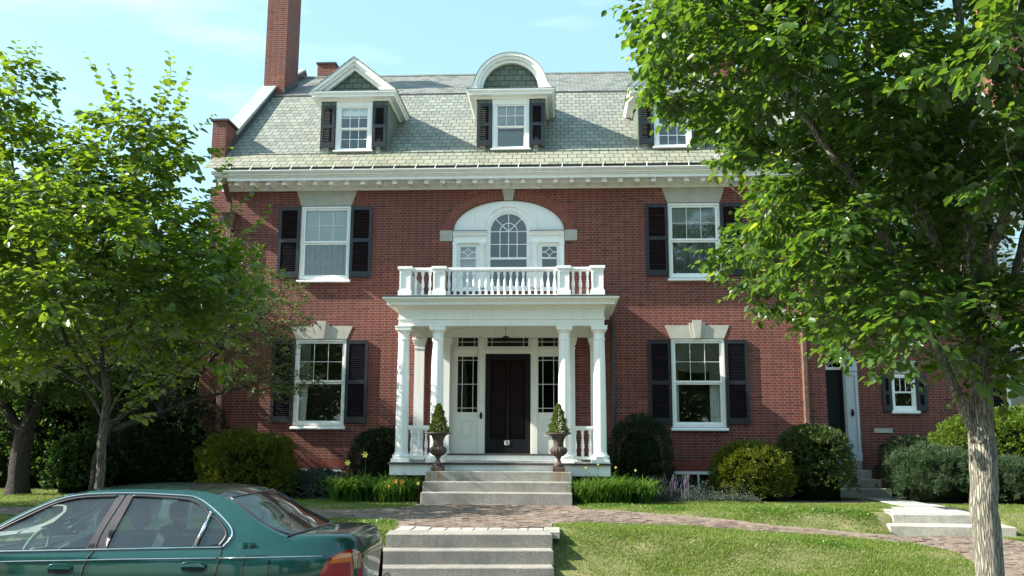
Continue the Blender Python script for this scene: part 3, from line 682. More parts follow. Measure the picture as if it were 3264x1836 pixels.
# ================================================================ dormers
def dormer(xc, arched, cur):
    yf = .15; hw = .855; zt = 10.27; zb = 8.80
    b = B()
    ys = (zt + .1 - 8.887) / .86 + .15
    b.prism(rect(xc - hw, xc + hw, zb, zt), yf, yf + .08, [rect(xc - .40, xc + .40, 8.98, 10.17)])
    for s in (-1, 1):
        x = xc + s * hw; xa, xb_ = sorted((x, x - s * .08))
        b.extr([(yf + .08, zb), (yf + .08, zt), (ys + .3, zt), (ys + .3, rf(ys + .3) - .1)], xa, xb_)
    d = b.build('dormer', 'slate_dorm', house)
    # eave cornice mitred round
    pr = [(0.0, 10.25), (.03, 10.25), (.05, 10.28), (.06, 10.30), (.19, 10.31), (.19, 10.36), (.21, 10.37), (.245, 10.41), (.245, 10.44), (0, 10.44)]
    b = B(); b.usweep(pr, hw + .0, yf - .02, ys + .5, xc); b.build('cornice', 'white', d)
    b = B(); b.box(xc - hw - .25, xc + hw + .25, yf - .27, ys + .5, 10.442, 10.452); b.build('flashing', 'lead', d)
    Xe = hw + .245; yo = yf - .26
    if not arched:
        za = 11.335
        # raking pediment
        b = B(); q = .13
        for t0, t1, ya in ((0, .085, yo), (.085, .15, yo + .05), (.15, .235, yo + .12)):
            for s in (-1, 1):
                k = (za - 10.455) / Xe; nx = Xe - t0 * 1.35 / k * 1.0
                b.prism([(xc + s * (Xe - t0 * 1.6), 10.455), (xc + s * (Xe - t1 * 1.6), 10.455), (xc, za - t1 * 1.25), (xc, za - t0 * 1.25)], ya, yf + .04)
        b.build('pediment', 'white', d)
        b = B(); b.prism([(xc - .80, 10.455), (xc + .80, 10.455), (xc, 11.07)], yf - .04, yf + .0); b.build('gable_slates', 'slate_dorm', d)
        b = B(); yr = 3.4
        for s in (-1, 1):
            b.add([(xc + s * (Xe + .02), yo - .02, 10.46), (xc, yo - .02, za + .03), (xc, yr, za + .03), (xc + s * (Xe + .02), ys + .5, 10.46),
                   (xc + s * (Xe + .02), yo - .02, 10.435), (xc, yo - .02, za - .005), (xc, yr, za - .005), (xc + s * (Xe + .02), ys + .5, 10.435)],
                  [(0, 1, 2, 3), (7, 6, 5, 4), (4, 5, 1, 0), (5, 6, 2, 1), (6, 7, 3, 2), (7, 4, 0, 3)])
        b.build('dormer_roof', 'slate_top', d)
    else:
        def prof(r, flare):
            pts = []
            for p in arc(xc, 10.47, r, r * 1.03, 14, 166, 30): pts.append(p)
            return pts
        b = B()
        for r0, r1, ya, fl in ((.845, .92, yo, .19), (.78, .845, yo + .05, .15), (.70, .78, yo + .12, .06)):
            o = [(xc + r1 + fl, 10.455), (xc + r1 + fl * .35, 10.50), (xc + r1 * 1.005, 10.60)] + [p for p in arc(xc, 10.45, r1, r1 * 1.02, 16, 164, 30)] + [(xc - r1 * 1.005, 10.60), (xc - r1 - fl * .35, 10.50), (xc - r1 - fl, 10.455)]
            i_ = [(xc + r0, 10.455)] + [p for p in arc(xc, 10.45, r0, r0 * 1.02, 4, 176, 30)] + [(xc - r0, 10.455)]
            b.prism(o + list(reversed(i_)), ya, yf + .04)
        b.build('arched_pediment', 'white', d)
        b = B(); b.prism([(xc + .72, 10.455)] + arc(xc, 10.45, .71, .71 * 1.0, 2, 178, 24) + [(xc - .72, 10.455)], yf - .04, yf); b.build('gable_slates', 'slate_dorm', d)
        b = B(); o = [(xc + 1.12, 10.455), (xc + .99, 10.51), (xc + .935, 10.60)] + arc(xc, 10.45, .935, .955, 16, 164, 26) + [(xc - .935, 10.60), (xc - .99, 10.51), (xc - 1.12, 10.455)]
        b.prism(o + [(p[0], p[1] - .012) for p in reversed(o)], yo - .015, 3.2); b.build('dormer_roof', 'zinc', d)
        b = B()
        for i in range(18): x = xc - .02 + i * .04; b.tube([(x, yo + .12, 10.45), (x + random.uniform(-.01, .01), yo + .10, 10.54)], .0035, 4)
        b.build('bird_spikes', 'white', d)
    # window
    b = B(); b.prism(rect(xc - .46, xc + .46, 8.95, 10.25), yf - .02, yf + .06, [rect(xc - .365, xc + .365, 9.0, 10.12)]); b.build('window_frame', 'white', d)
    b = B(); b.extr([(yf + .0, 8.965), (yf - .09, 8.955), (yf - .09, 8.925), (yf, 8.915)], xc - .50, xc + .50); b.build('sill', 'white', d)
    b = B(); b.box(xc - .52, xc + .52, yf - .01, yf - .002, 8.80, 8.915); b.build('apron_flashing', 'lead', d)
    b = B(); g = sash_bm(b, xc - .365, xc + .365, 9.535, 10.12, yf + .01, 3, 2, .035, .014); b.build('sash', 'white', d); pane(d, *g, yf + .03)
    b = B(); h = sash_bm(b, xc - .365, xc + .365, 9.0, 9.555, yf + .04, 3 if not arched else 1, 2 if not arched else 1, .04, .014, .03); b.build('sash', 'white', d); pane(d, *h, yf + .055)
    b = B(); b.box(xc - .38, xc + .38, yf + .10, yf + .11, 9.62 if arched else 9.9, 10.16); b.build('blind', 'blind', d)
    if arched: drape(d, xc - .36, xc + .36, 8.98, 9.45, yf + .12, 'drape_grey', .02, .16, 3)
    b = B(); b.box(xc - .8, xc + .8, yf + .9, yf + .95, 8.9, 10.2); b.build('inner_wall', 'interior', d)
    for s in (-1, 1):
        xa, xb_ = sorted((xc + s * .475, xc + s * .835))
        sh, l = shutter(d, xa, xb_, 9.035, 10.135, y=yf - .075, mids=(.5,)); l.build('louvre', 'louver', d)
    return d
dormer(-3.905, False, None); dormer(.05, True, None); dormer(4.06, False, None)

# --- chimneys
def chimney(x0, x1, y0, y1, z0, z1, parent=house, cap=True):
    b = B(); b.box(x0, x1, y0, y1, z0, z1 - .42)
    for k, e in enumerate((.03, .06, .09, .06)): b.box(x0 - e, x1 + e, y0 - e, y1 + e, z1 - .42 + k * .08, z1 - .34 + k * .08)
    c = b.build('chimney', 'brick2', parent)
    b = B(); b.box(x0 - .07, x1 + .07, y0 - .07, y1 + .07, z1 - .10, z1 - .03, .01); b.build('chimney_cap', 'lead', c)
    b = B(); b.extr([(y0 - .02, rf(y0) - .3), (y0 - .02, rf(y0) + .22), (y1, rf(y1) + .25), (y1, rf(y1) - .2)], x1 - .01 if x1 < 0 else x0 - .02, x1 + .02 if x1 < 0 else x0 + .01); b.build('chimney_flashing', 'lead', c)
    return c
chimney(-7.47, -6.85, 3.6, 4.88, 11.4, 15.95)
b = B(); b.box(-6.76, -6.17, 6.7, 7.3, 12.6, 14.12); c2 = b.build('chimney', 'brick2', house)
b = B(); b.box(-6.80, -6.13, 6.66, 7.34, 14.12, 14.17); b.build('chimney_cap', 'lead', c2)
chimney(6.80, 7.47, 3.6, 4.88, 11.4, 15.7)
chimney(5.95, 6.55, 4.6, 5.3, 12.0, 13.4)

# ================================================================ porch
PZ = 1.362
b = B(); b.box(-2.28, 2.28, -2.55, -.0, 1.10, 1.32); pf = b.build('porch_base', 'white', house)
b = B(); nb = 38
for i in range(nb):
    x = -2.30 + 4.60 * i / nb; b.box(x + .003, x + 4.60 / nb - .003, -2.60, .25, 1.322, PZ)
b.build('porch_boards', 'floorgrey', pf)
b = B(); b.box(-2.31, 2.31, -2.615, -2.601, 1.315, 1.358); b.build('nosing', 'lead', pf)
b = B(); b.box(-1.34, 1.36, -.32, .24, PZ, 1.47); b.build('door_step', 'white', pf)
b = B(); b.box(-1.36, 1.38, -.345, .24, 1.472, 1.505); b.build('threshold', 'lead', pf)
def column(x, y):
    b = B(); b.lathe([(.175, 0), (.175, .001), (.178, .075), (.17, .08), (.185, .10), (.19, .125), (.18, .15), (.155, .16), (.15, .19), (.137, .205), (.136, .23), (.137, .9), (.131, 1.7), (.118, 2.52), (.117, 2.56), (.132, 2.565), (.132, 2.59), (.117, 2.60), (.117, 2.70), (.14, 2.735), (.155, 2.76), (.155, 2.775)], x, y, PZ, 28)
    c = b.build('column', 'white', house, smooth=True, angle=30)
    b = B(); b.box(x - .19, x + .19, y - .19, y + .19, PZ, PZ + .075); b.build('plinth', 'white', c)
    b = B(); b.box(x - .168, x + .168, y - .168, y + .168, 4.135, 4.20); b.box(x - .178, x + .178, y - .178, y + .178, 4.20, 4.222); b.build('abacus', 'white', c)
for x in (-2.084, -1.352, 1.350, 2.084): column(x, -2.274)
for x in (-2.084, -1.47, 1.49, 2.084):
    b = B(); b.box(x - .115, x + .115, -.115, .02, PZ + .2, 4.05); b.box(x - .15, x + .15, -.15, .02, PZ, PZ + .10); b.box(x - .135, x + .135, -.135, .02, PZ + .10, PZ + .20)
    b.box(x - .13, x + .13, -.13, .02, 3.96, 3.99); b.box(x - .14, x + .14, -.14, .02, 4.05, 4.10); b.box(x - .155, x + .155, -.155, .02, 4.10, 4.16); b.box(x - .17, x + .17, -.17, .02, 4.16, 4.218)
    b.build('pilaster', 'white', house)
# entablature
b = B()
xh, yf = 2.195, -2.39
b.usweep([(0, 4.222), (0, 4.345), (.02, 4.36), (.02, 4.385), (0, 4.39), (0, 4.57), (.02, 4.585), (.03, 4.61), (.05, 4.64), (.22, 4.65), (.22, 4.70), (.235, 4.71), (.26, 4.745), (.30, 4.765), (.305, 4.79), (.305, 4.805), (-.24, 4.805), (-.24, 4.222)], xh, yf, -.0)
ent = b.build('entablature', 'cream', house)
b = B(); b.box(-1.96, 1.96, -2.15, .02, 4.42, 4.50); b.build('porch_ceiling', 'cream', ent)
b = B(); b.box(-1.96, 1.96, -.22, -.0, 4.222, 4.42); b.build('wall_beam', 'cream', ent)
b = B(); b.box(-2.505, 2.505, -2.70, .0, 4.807, 4.835); b.build('porch_roof', 'lead', ent)
# balustrade on the porch roof
def baluster(b, x, y, z0, h):
    s = h / .54
    b.box(x - .03, x + .03, y - .03, y + .03, z0, z0 + .085 * s); b.box(x - .03, x + .03, y - .03, y + .03, z0 + h - .075 * s, z0 + h)
    b.lathe([(.024, .085 * s), (.031, .10 * s), (.019, .125 * s), (.019, .135 * s), (.032, .17 * s), (.037, .215 * s), (.033, .27 * s), (.021, .36 * s), (.017, .42 * s), (.026, .43 * s), (.026, .44 * s), (.018, .45 * s), (.025, h - .075 * s)], x, y, z0, 10)
def balustrade(name, segs, y, z0, z1, parent):
    """segs: runs of rail (x0,x1,count)"""
    out = B(); low = B()
    for x0, x1, n in segs:
        out.box(x0, x1, y - .065, y + .065, z1 - .05, z1); out.box(x0, x1, y - .05, y + .05, z1 - .085, z1 - .05)
        low.box(x0, x1, y - .045, y + .045, z0 + .03, z0 + .075); low.box(x0, x1, y - .055, y + .055, z0 + .075, z0 + .09)
    o = out.build(name, 'white', parent); low.build('bottom_rail', 'white', o)
    for x0, x1, n in segs:
        for i in range(n):
            b = B(); baluster(b, x0 + (x1 - x0) * (i + .5) / n, y, z0 + .09, z1 - .085 - z0 - .09); b.build('baluster', 'white', o, smooth=True, angle=30)
    return o
by, bz0, bz1 = -2.16, 4.835, 5.52
bal = balustrade('balustrade', [(-1.96, -1.49, 3), (-1.215, 1.21, 18), (1.47, 1.93, 3)], by, bz0, bz1, house)
for x0, x1 in ((-2.225, -1.96), (-1.49, -1.215), (1.21, 1.475), (1.93, 2.205)):
    b = B(); b.box(x0 - .015, x1 + .015, by - .155, by + .155, bz0, bz0 + .17); b.box(x0 + .012, x1 - .012, by - .12, by + .12, bz0 + .17, bz1 - .07)
    f = .035   # raised frame round a sunk panel
    xa, xb_, za, zb = x0 + .012, x1 - .012, bz0 + .17, bz1 - .07
    b.box(xa, xa + f, by - .14, by - .12, za, zb); b.box(xb_ - f, xb_, by - .14, by - .12, za, zb); b.box(xa + f, xb_ - f, by - .14, by - .12, za, za + f); b.box(xa + f, xb_ - f, by - .14, by - .12, zb - f - .02, zb)
    b.box(x0 - .0, x1 + .0, by - .15, by + .15, bz1 - .07, bz1 - .045); b.box(x0 - .025, x1 + .025, by - .175, by + .175, bz1 - .045, bz1 + .012)
    b.build('post', 'white', bal)
for x in (-2.09, 2.07):
    b = B(); b.extr([(-2.02, bz0 + .06), (-2.02, bz1 - .03), (-.01, bz1 - .03), (-.01, bz0 + .06)], x - .025, x + .025, axis='x'); b.build('side_panel', 'cream', bal)
# low railings between the porch columns
for x0, x1 in ((-1.95, -1.49), (1.49, 1.95)):
    balustrade('porch_railing', [(x0, x1, 3)], -2.27, 1.40, 2.115, house)

# --- entrance screen
YD = .10
b = B()
op = [rect(-.485, .50, 4.03, 4.35), rect(-1.185, -.71, 4.03, 4.35), rect(.735, 1.21, 4.03, 4.35),
      rect(-1.19, -.712, 2.465, 3.79), rect(.737, 1.215, 2.465, 3.79), rect(-.525, .555, 1.505, 3.855)]
b.prism(rect(-1.40, 1.40, 1.362, 4.40), YD, YD + .10, op)
scr = b.build('entrance_surround', 'cream', house)
b = B()
for x in (-.615, .645): b.box(x - .07, x + .07, YD - .045, YD, 1.505, 4.40)
b.box(-.70, -.545, YD - .03, YD, 3.90, 3.99); b.box(-.545, .575, YD - .035, YD, 3.865, 3.96); 
for x0, x1 in ((-1.27, -.685), (.715, 1.29)): b.box(x0, x1, YD - .03, YD, 3.955, 3.985)
b.build('moulding', 'cream', scr)
for xm in (-.955, .975):
    b = B(); x0, x1, z0, z1 = xm - .15, xm + .15, 1.88, 2.30
    for k, (e, d) in enumerate(((0, .012), (.03, .02))):
        b.box(x0 + e, x1 - e, YD - d, YD, z0 + e, z0 + e + .02); b.box(x0 + e, x1 - e, YD - d, YD, z1 - e - .02, z1 - e)
        b.box(x0 + e, x0 + e + .02, YD - d, YD, z0 + e + .02, z1 - e - .02); b.box(x1 - e - .02, x1 - e, YD - d, YD, z0 + e + .02, z1 - e - .02)
    b.build('panel_moulding', 'cream', scr)
def lites(x0, x1, z0, z1, xs, zs, name):
    b = B(); mu = .013
    for x in xs: b.box(x - mu / 2, x + mu / 2, YD + .03, YD + .055, z0, z1)
    for z in zs: b.box(x0, x1, YD + .032, YD + .053, z - mu / 2, z + mu / 2)
    o = b.build(name, 'cream', house); pane(o, x0, x1, z0, z1, YD + .06, 'glass_dark'); return o
lites(-.485, .50, 4.03, 4.35, (-.37, .385), (4.14, 4.245), 'transom')
lites(-1.185, -.71, 4.03, 4.35, (-1.09, -.80), (4.14, 4.245), 'transom'); lites(.735, 1.21, 4.03, 4.35, (.83, 1.115), (4.14, 4.245), 'transom')
for x0, x1 in ((-1.19, -.712), (.737, 1.215)):
    lites(x0, x1, 2.465, 3.79, (x0 + .11, x1 - .11), (2.565, 3.13, 3.70), 'sidelight')
# door: black screen door over a dark red panelled door
b = B(); x0, x1, z0, z1 = -.52, .55, 1.508, 3.85; y = YD + .01
b.box(x0, x0 + .115, y, y + .04, z0, z1); b.box(x1 - .115, x1, y, y + .04, z0, z1); b.box(x0 + .115, x1 - .115, y, y + .04, z1 - .13, z1); b.box(x0 + .115, x1 - .115, y, y + .04, z0, z0 + .33)
b.box(.0, .03, y + .002, y + .038, z0 + .33, z1 - .13)
dr = b.build('front_door', 'black', house)
b = B(); b.box(x0 + .11, x1 - .11, y + .07, y + .10, z0, z1 - .1)
for xa, xb_ in ((-.36, -.03), (.06, .39)):
    for za, zb in ((1.95, 2.5), (2.65, 3.6)): b.box(xa, xb_, y + .055, y + .07, za, zb, .006)
b.build('inner_door', 'maroon', dr)
b = B()
for i in range(22): x = x0 + .13 + i * .037; b.box(x, x + .003, y + .018, y + .021, z0 + .33, 2.50)
for i in range(14): z = z0 + .36 + i * .045; b.box(x0 + .115, x1 - .115, y + .0215, y + .0235, z, z + .003)
b.build('mesh_guard', 'black', dr)
b = B(); b.lathe([(.012, 0), (.012, .05), (.028, .06), (.03, .08), (.0, .09)], 0, 0, 0, 10); b.v = [(x + .50, y - .02 - z + .02, yy + 2.55) for x, yy, z in b.v]; b.build('door_knob', 'brass', dr, smooth=True)
b = B(); xc, zc, w, h, c_ = .0, 1.755, .062, .052, .018
b.prism([(xc - w + c_, zc - h), (xc + w - c_, zc - h), (xc + w, zc - h + c_), (xc + w, zc + h - c_), (xc + w - c_, zc + h), (xc - w + c_, zc + h), (xc - w, zc + h - c_), (xc - w, zc - h + c_)], y - .012, y)
b.build('house_number', 'plaque', dr)
fc = bpy.data.curves.new('numerals', 'FONT'); fc.body = '71'; fc.size = .098; fc.extrude = .003; fc.align_x = 'CENTER'; fc.align_y = 'CENTER'; fc.offset = .0035
fo = bpy.data.objects.new('tmp', fc); C.objects.link(fo); bpy.context.view_layer.update()
me = bpy.data.meshes.new_from_object(fo.evaluated_get(bpy.context.evaluated_depsgraph_get())); bpy.data.objects.remove(fo)
num = link('numerals', me, 'black', dr); num.rotation_euler = (R(90), 0, 0); num.location = Vector((xc, y - .016, zc)) - Vector(house.location)
me.transform(Matrix.Diagonal((.82, 1, 1, 1)))
b = B(); b.lathe([(.012, 0), (.028, .03), (.036, .085), (.028, .14), (.012, .17)], -.615, YD - .05, 2.30, 10); b.build('door_bell', 'brass', house, smooth=True)
b = B(); b.tube([(.0, -.6, 4.42), (.0, -.6, 4.20)], .006, 5)
for k in range(6): a = k * math.pi / 3; b.tube([(.08 * math.cos(a), -.6 + .08 * math.sin(a), 4.17), (.05 * math.cos(a), -.6 + .05 * math.sin(a), 3.98)], .006, 4)
b.lathe([(.085, 0), (.09, .012), (.02, .04)], 0, -.6, 4.165, 6); b.build('porch_lantern', 'brass', house)

# ================================================================ set-back side wing
YW = 1.2; XW = 20.0
b = B()
dx = 7.95; dr_z = 3.60
wh = [[(7.47, 1.47), (8.16, 1.47), (8.16, 3.60)] + arc(7.80, 3.60, .36, .36, 0, 180, 14)[1:-1] + [(7.47, 3.60)],
      rect(9.33, 9.90, 2.58, 3.44), rect(12.05, 13.35, 2.4, 4.2), rect(9.1, 10.2, 5.6, 7.3), rect(12.1, 13.2, 5.6, 7.3)]
b.prism(rect(WX + .002, XW, .2, 8.02), YW, YW + .3, wh); b.box(XW - .3, XW, YW + .3, 12, .2, 8.02)
b.build('wing_wall', 'brick', house)
b = B()
b.extr([(YW - .66, rf(-.66)), (YW + .15, rf(.15)), (YW + 3.45, rf(3.45)), (YW + RIDGE_Y, RIDGE_Z), (YW + RIDGE_Y, RIDGE_Z - .1), (YW + 3.45, rf(3.45) - .1), (YW + .15, rf(.15) - .08), (YW - .66, rf(-.66) - .04)], 7.52, XW + .2)
b.extr([(YW + RIDGE_Y, RIDGE_Z), (13.6, 8.4), (13.6, 8.3), (YW + RIDGE_Y, RIDGE_Z - .1)], 7.52, XW + .2)
b.build('wing_roof', 'slate', house)
b = B(); b.extr([(YW, 7.885), (YW - .05, 7.885), (YW - .08, 7.94), (YW - .10, 8.02), (YW - .12, 8.055), (YW - .56, 8.065), (YW - .60, 8.08), (YW - .66, 8.12), (YW - .74, 8.2), (YW - .74, 8.23), (YW, 8.23)], 7.45, XW + .1)
for i in range(32): x = 7.7 + i * .39; b.box(x - .055, x + .055, YW - .44, YW - .1, 7.985, 8.066)
b.build('wing_cornice', 'white', house)
# side door: deep white arched surround, black door, fanlight
b = B()
o = [(7.435, 1.35), (8.50, 1.35), (8.50, 3.60)] + arc(7.80, 3.60, .70, .66, 0, 90, 12)[1:] + [(7.435, 4.26)]
i_ = [(7.44, 1.40), (8.16, 1.40), (8.16, 3.60)] + arc(7.80, 3.60, .36, .36, 0, 175, 14)[1:] + [(7.44, 3.60)]
b.prism(o, YW - .10, YW + .0, [i_]); b.prism([(8.20, 1.42), (8.46, 1.42), (8.46, 3.5), (8.20, 3.5)], YW - .13, YW - .10, [rect(8.235, 8.425, 1.55, 3.42)])
b.box(8.17, 8.49, YW - .15, YW - .10, 3.52, 3.60); b.box(8.17, 8.50, YW - .15, YW - .10, 1.36, 1.55)
sd = b.build('side_door_surround', 'shaded_white', house)
b = B(); b.box(7.44, 8.16, YW + .05, YW + .10, 1.47, 3.56); sdd = b.build('side_door', 'black', house)
b = B(); b.box(7.44, 8.16, YW + .03, YW + .12, 3.56, 3.62)
for a in (0, 45, 90, 135): b.tube([(7.80, YW + .06, 3.62), (7.80 + .34 * math.cos(R(a)), YW + .06, 3.62 + .34 * math.sin(R(a)))], .011, 5)
b.tube([(7.80 + .16 * math.cos(R(a)), YW + .06, 3.62 + .16 * math.sin(R(a))) for a in range(0, 181, 20)], .009, 5)
b.build('fanlight', 'white', house)
b = B(); b.lathe([(.012, 0), (.03, .03), (.04, .09), (.03, .15), (.012, .18)], 8.335, YW - .125, 2.42, 10); b.build('door_bell', 'brass', house, smooth=True)
b = B(); b.box(7.85, 8.03, YW - .32, YW - .14, 3.98, 4.18); lt = b.build('hanging_lantern', 'plaque', house)
b = B()
for x in (7.845, 8.02):
    for yy in (YW - .33, YW - .15): b.box(x, x + .015, yy, yy + .015, 3.94, 4.26)
b.box(7.83, 8.05, YW - .345, YW - .12, 3.93, 3.945); b.box(7.83, 8.05, YW - .345, YW - .12, 4.25, 4.265); b.box(7.93, 7.95, YW - .24, YW - .0, 4.30, 4.32); b.box(7.93, 7.95, YW - .24, YW - .22, 4.26, 4.31); b.build('lantern_cage', 'brass', lt)
# small window
b = B(); xc = 9.615; b.prism(rect(9.325, 9.905, 2.57, 3.445), YW - .01, YW + .08, [rect(9.385, 9.845, 2.65, 3.39)])
w = b.build('window', 'white', house)
b = B(); sash_bm(b, 9.385, 9.845, 3.0, 3.39, YW + .01, 3, 1, .03, .012); sash_bm(b, 9.385, 9.845, 2.65, 3.02, YW + .03, 1, 1, .03); b.build('sash', 'white', w); pane(w, 9.41, 9.82, 2.68, 3.36, YW + .035)
b = B(); b.extr([(YW, 2.575), (YW - .09, 2.56), (YW - .09, 2.50), (YW, 2.475)], 9.29, 9.96); b.build('sill', 'white', w)
shut(house, 9.10, 9.325, 2.56, 3.43, y=YW - .05); shut(house, 9.91, 10.16, 2.56, 3.43, y=YW - .05)
b = B(); b.prism([(9.33, 3.46), (9.90, 3.46), (9.98, 3.78), (9.25, 3.78)], YW - .02, YW + .05); b.build('lintel', 'limestone', house)
b = B(); b.box(8.85, 9.29, YW - .03, YW + .02, 2.03, 2.14); b.build('wall_vent', 'limestone', house)
# larger wing windows
for (x0, x1, z0, z1) in ((12.05, 13.35, 2.4, 4.2), (9.1, 10.2, 5.6, 7.3), (12.1, 13.2, 5.6, 7.3)):
    b = B(); b.prism(rect(x0, x1, z0, z1), YW - .0, YW + .1, [rect(x0 + .08, x1 - .08, z0 + .08, z1 - .07)]); zm = (z0 + z1) / 2
    w = b.build('window', 'white', house)
    b = B(); sash_bm(b, x0 + .08, x1 - .08, zm, z1 - .07, YW + .02, 3, 2, .04); sash_bm(b, x0 + .08, x1 - .08, z0 + .08, zm + .02, YW + .045, 1, 1, .04); b.build('sash', 'white', w); pane(w, x0 + .1, x1 - .1, z0 + .1, z1 - .1, YW + .06)
    b = B(); b.box(x0 + .05, x1 - .05, YW + .14, YW + .15, zm - .1, z1); b.build('blind', 'blind', w)
    b = B(); b.extr([(YW, z0), (YW - .09, z0 - .01), (YW - .09, z0 - .07), (YW, z0 - .09)], x0 - .04, x1 + .04); b.build('sill', 'white', w)
    b = B(); b.prism([(x0, z1 + .01), (x1, z1 + .01), (x1 + .13, z1 + .34), (x0 - .13, z1 + .34)], YW - .02, YW + .05); b.build('lintel', 'limestone', house)
    shut(house, x0 - .5, x0 - .01, z0 + .03, z1 - .02, y=YW - .05); shut(house, x1 + .01, x1 + .5, z0 + .03, z1 - .02, y=YW - .05)
b = B(); b.box(7.45, 19.6, YW + .8, YW + .85, .6, 8); b.build('inner_wall', 'interior', house)
# wing dormer and far chimney
xc = 11.2; yf = YW + .15
b = B(); b.prism(rect(xc - .8, xc + .8, 8.8, 10.25), yf, yf + .08, [rect(xc - .37, xc + .37, 9.0, 10.12)]); b.box(xc - .8, xc - .72, yf + .08, yf + 2.2, 8.9, 10.25); b.box(xc + .72, xc + .8, yf + .08, yf + 2.2, 8.9, 10.25); d = b.build('dormer', 'slate_dorm', house)
b = B(); b.usweep([(0, 10.25), (.05, 10.28), (.19, 10.31), (.24, 10.41), (.24, 10.44), (0, 10.44)], .8, yf - .02, yf + 2.5, xc)
for s in (-1, 1): b.prism([(xc + s * 1.04, 10.445), (xc + s * .72, 10.445), (xc, 11.08), (xc, 11.33)], yf - .26, yf + .04)
b.build('pediment', 'white', d)
b = B()
for s in (-1, 1): b.add([(xc + s * 1.06, yf - .28, 10.45), (xc, yf - .28, 11.36), (xc, yf + 3.2, 11.36), (xc + s * 1.06, yf + 2.5, 10.45)], [(0, 1, 2, 3)])
b.build('dormer_roof', 'slate_top', d)
b = B(); sash_bm(b, xc - .37, xc + .37, 9.0, 10.12, yf + .01, 3, 4, .04); b.build('sash', 'white', d); pane(d, xc - .34, xc + .34, 9.03, 10.1, yf + .03)
b = B(); b.box(13.75, 14.65, YW + 2.8, YW + 3.7, 11, 15.2); b.build('chimney', 'brick2', house)
# ================================================================ ground, paths, steps
def ss(t): t = np.clip(t, 0, 1); return t * t * (3 - 2 * t)
def ground(x, y):
    x = np.asarray(x, float); y = np.asarray(y, float)
    top = .58 - .30 * ss((x - 1) / 5.8) * ss((-y - 4.7) / 1.1) - .03 * ss((-y - 5) / 3) * (1 - ss((x - 1) / 3))
    z = top + (.075 - top) * ss((-y - 7.75) / 1.7) ** .9
    z = z + (.10 - z) * 0 + .012 * np.sin(x * 2.1 + y) * np.cos(y * 1.7) * ss((-y - 2) / 2) * ss((y + 9.4) / 1.0)
    z = np.where((x > 6.95) & (x < 8.7) & (y < -5.1) & (y > -5.75), z - .25, z)
    return np.where(y < -9.45, .07, z)
def gz1(x, y): return float(ground(x, y))
def sheet(name, x0, x1, y0, y1, nx, ny, mat, fz, kind='structure', label=None):
    xs = np.linspace(x0, x1, nx + 1); ys = np.linspace(y0, y1, ny + 1); X, Y = np.meshgrid(xs, ys); Z = fz(X, Y)
    v = np.stack([X.ravel(), Y.ravel(), Z.ravel()], 1); i, j = np.meshgrid(np.arange(nx), np.arange(ny)); a = (j * (nx + 1) + i).ravel()
    f = np.stack([a, a + 1, a + nx + 2, a + nx + 1], 1).ravel()
    o = npmesh(name, v, f, np.full(len(a), 4), mat, smooth=True); o['kind'] = kind; return o
sheet('ground', -400, 400, -400, 600, 8, 10, 'soil', lambda X, Y: X * 0 - .14)
sheet('lawn', -40, 30, -9.46, 26, 420, 212, 'soil', ground)
b = B(); b.box(-60, 60, -11.3, -9.45, -.1, .085); sw = b.build('pavement', 'concrete'); sw['kind'] = 'structure'
b = B(); b.box(-60, 60, -12.36, -11.303, -.1, .075); o = b.build('verge', 'soil'); o['kind'] = 'structure'
b = B(); b.box(-60, 60, -12.5, -12.363, -.12, .10, .012); o = b.build('kerb', 'granite_light'); o['kind'] = 'structure'
b = B(); b.box(-90, 90, -20.9, -12.503, -.12, 0.0); o = b.build('road', 'asphalt'); o['kind'] = 'structure'
b = B(); b.box(-60, 60, -21.1, -20.903, -.12, .10, .012); b.box(-60, 60, -24, -21.103, -.12, .08); o = b.build('pavement', 'concrete'); o['kind'] = 'structure'
PATH = [(-11, -5.2), (-2.4, -5.0), (-1.65, -4.5), (-1.52, -3.62), (1.55, -3.62), (1.65, -4.5), (2.9, -5.08), (4.1, -5.3), (4.9, -5.5), (5.7, -5.5), (6.6, -5.62), (8.3, -5.85), (8.55, -6.6), (8.9, -9.42),
        (7.1, -9.42), (6.86, -8.7), (6.88, -7.75), (6.60, -6.95), (5.9, -6.3), (4.95, -6.22), (3.74, -6.44), (2.56, -6.66), (1.75, -6.80), (1.13, -7.35), (1.13, -7.75), (-1.12, -7.9), (-1.3, -7.1), (-1.93, -6.78), (-2.6, -6.68), (-11, -6.6)]
def inpoly(px, py, poly):
    px = np.asarray(px); py = np.asarray(py); r = np.zeros(px.shape, bool); n = len(poly)
    for i in range(n):
        (x0, y0), (x1, y1) = poly[i], poly[(i + 1) % n]
        c = ((y0 > py) != (y1 > py)) & (px < (x1 - x0) * (py - y0) / ((y1 - y0) or 1e-9) + x0); r ^= c
    return r
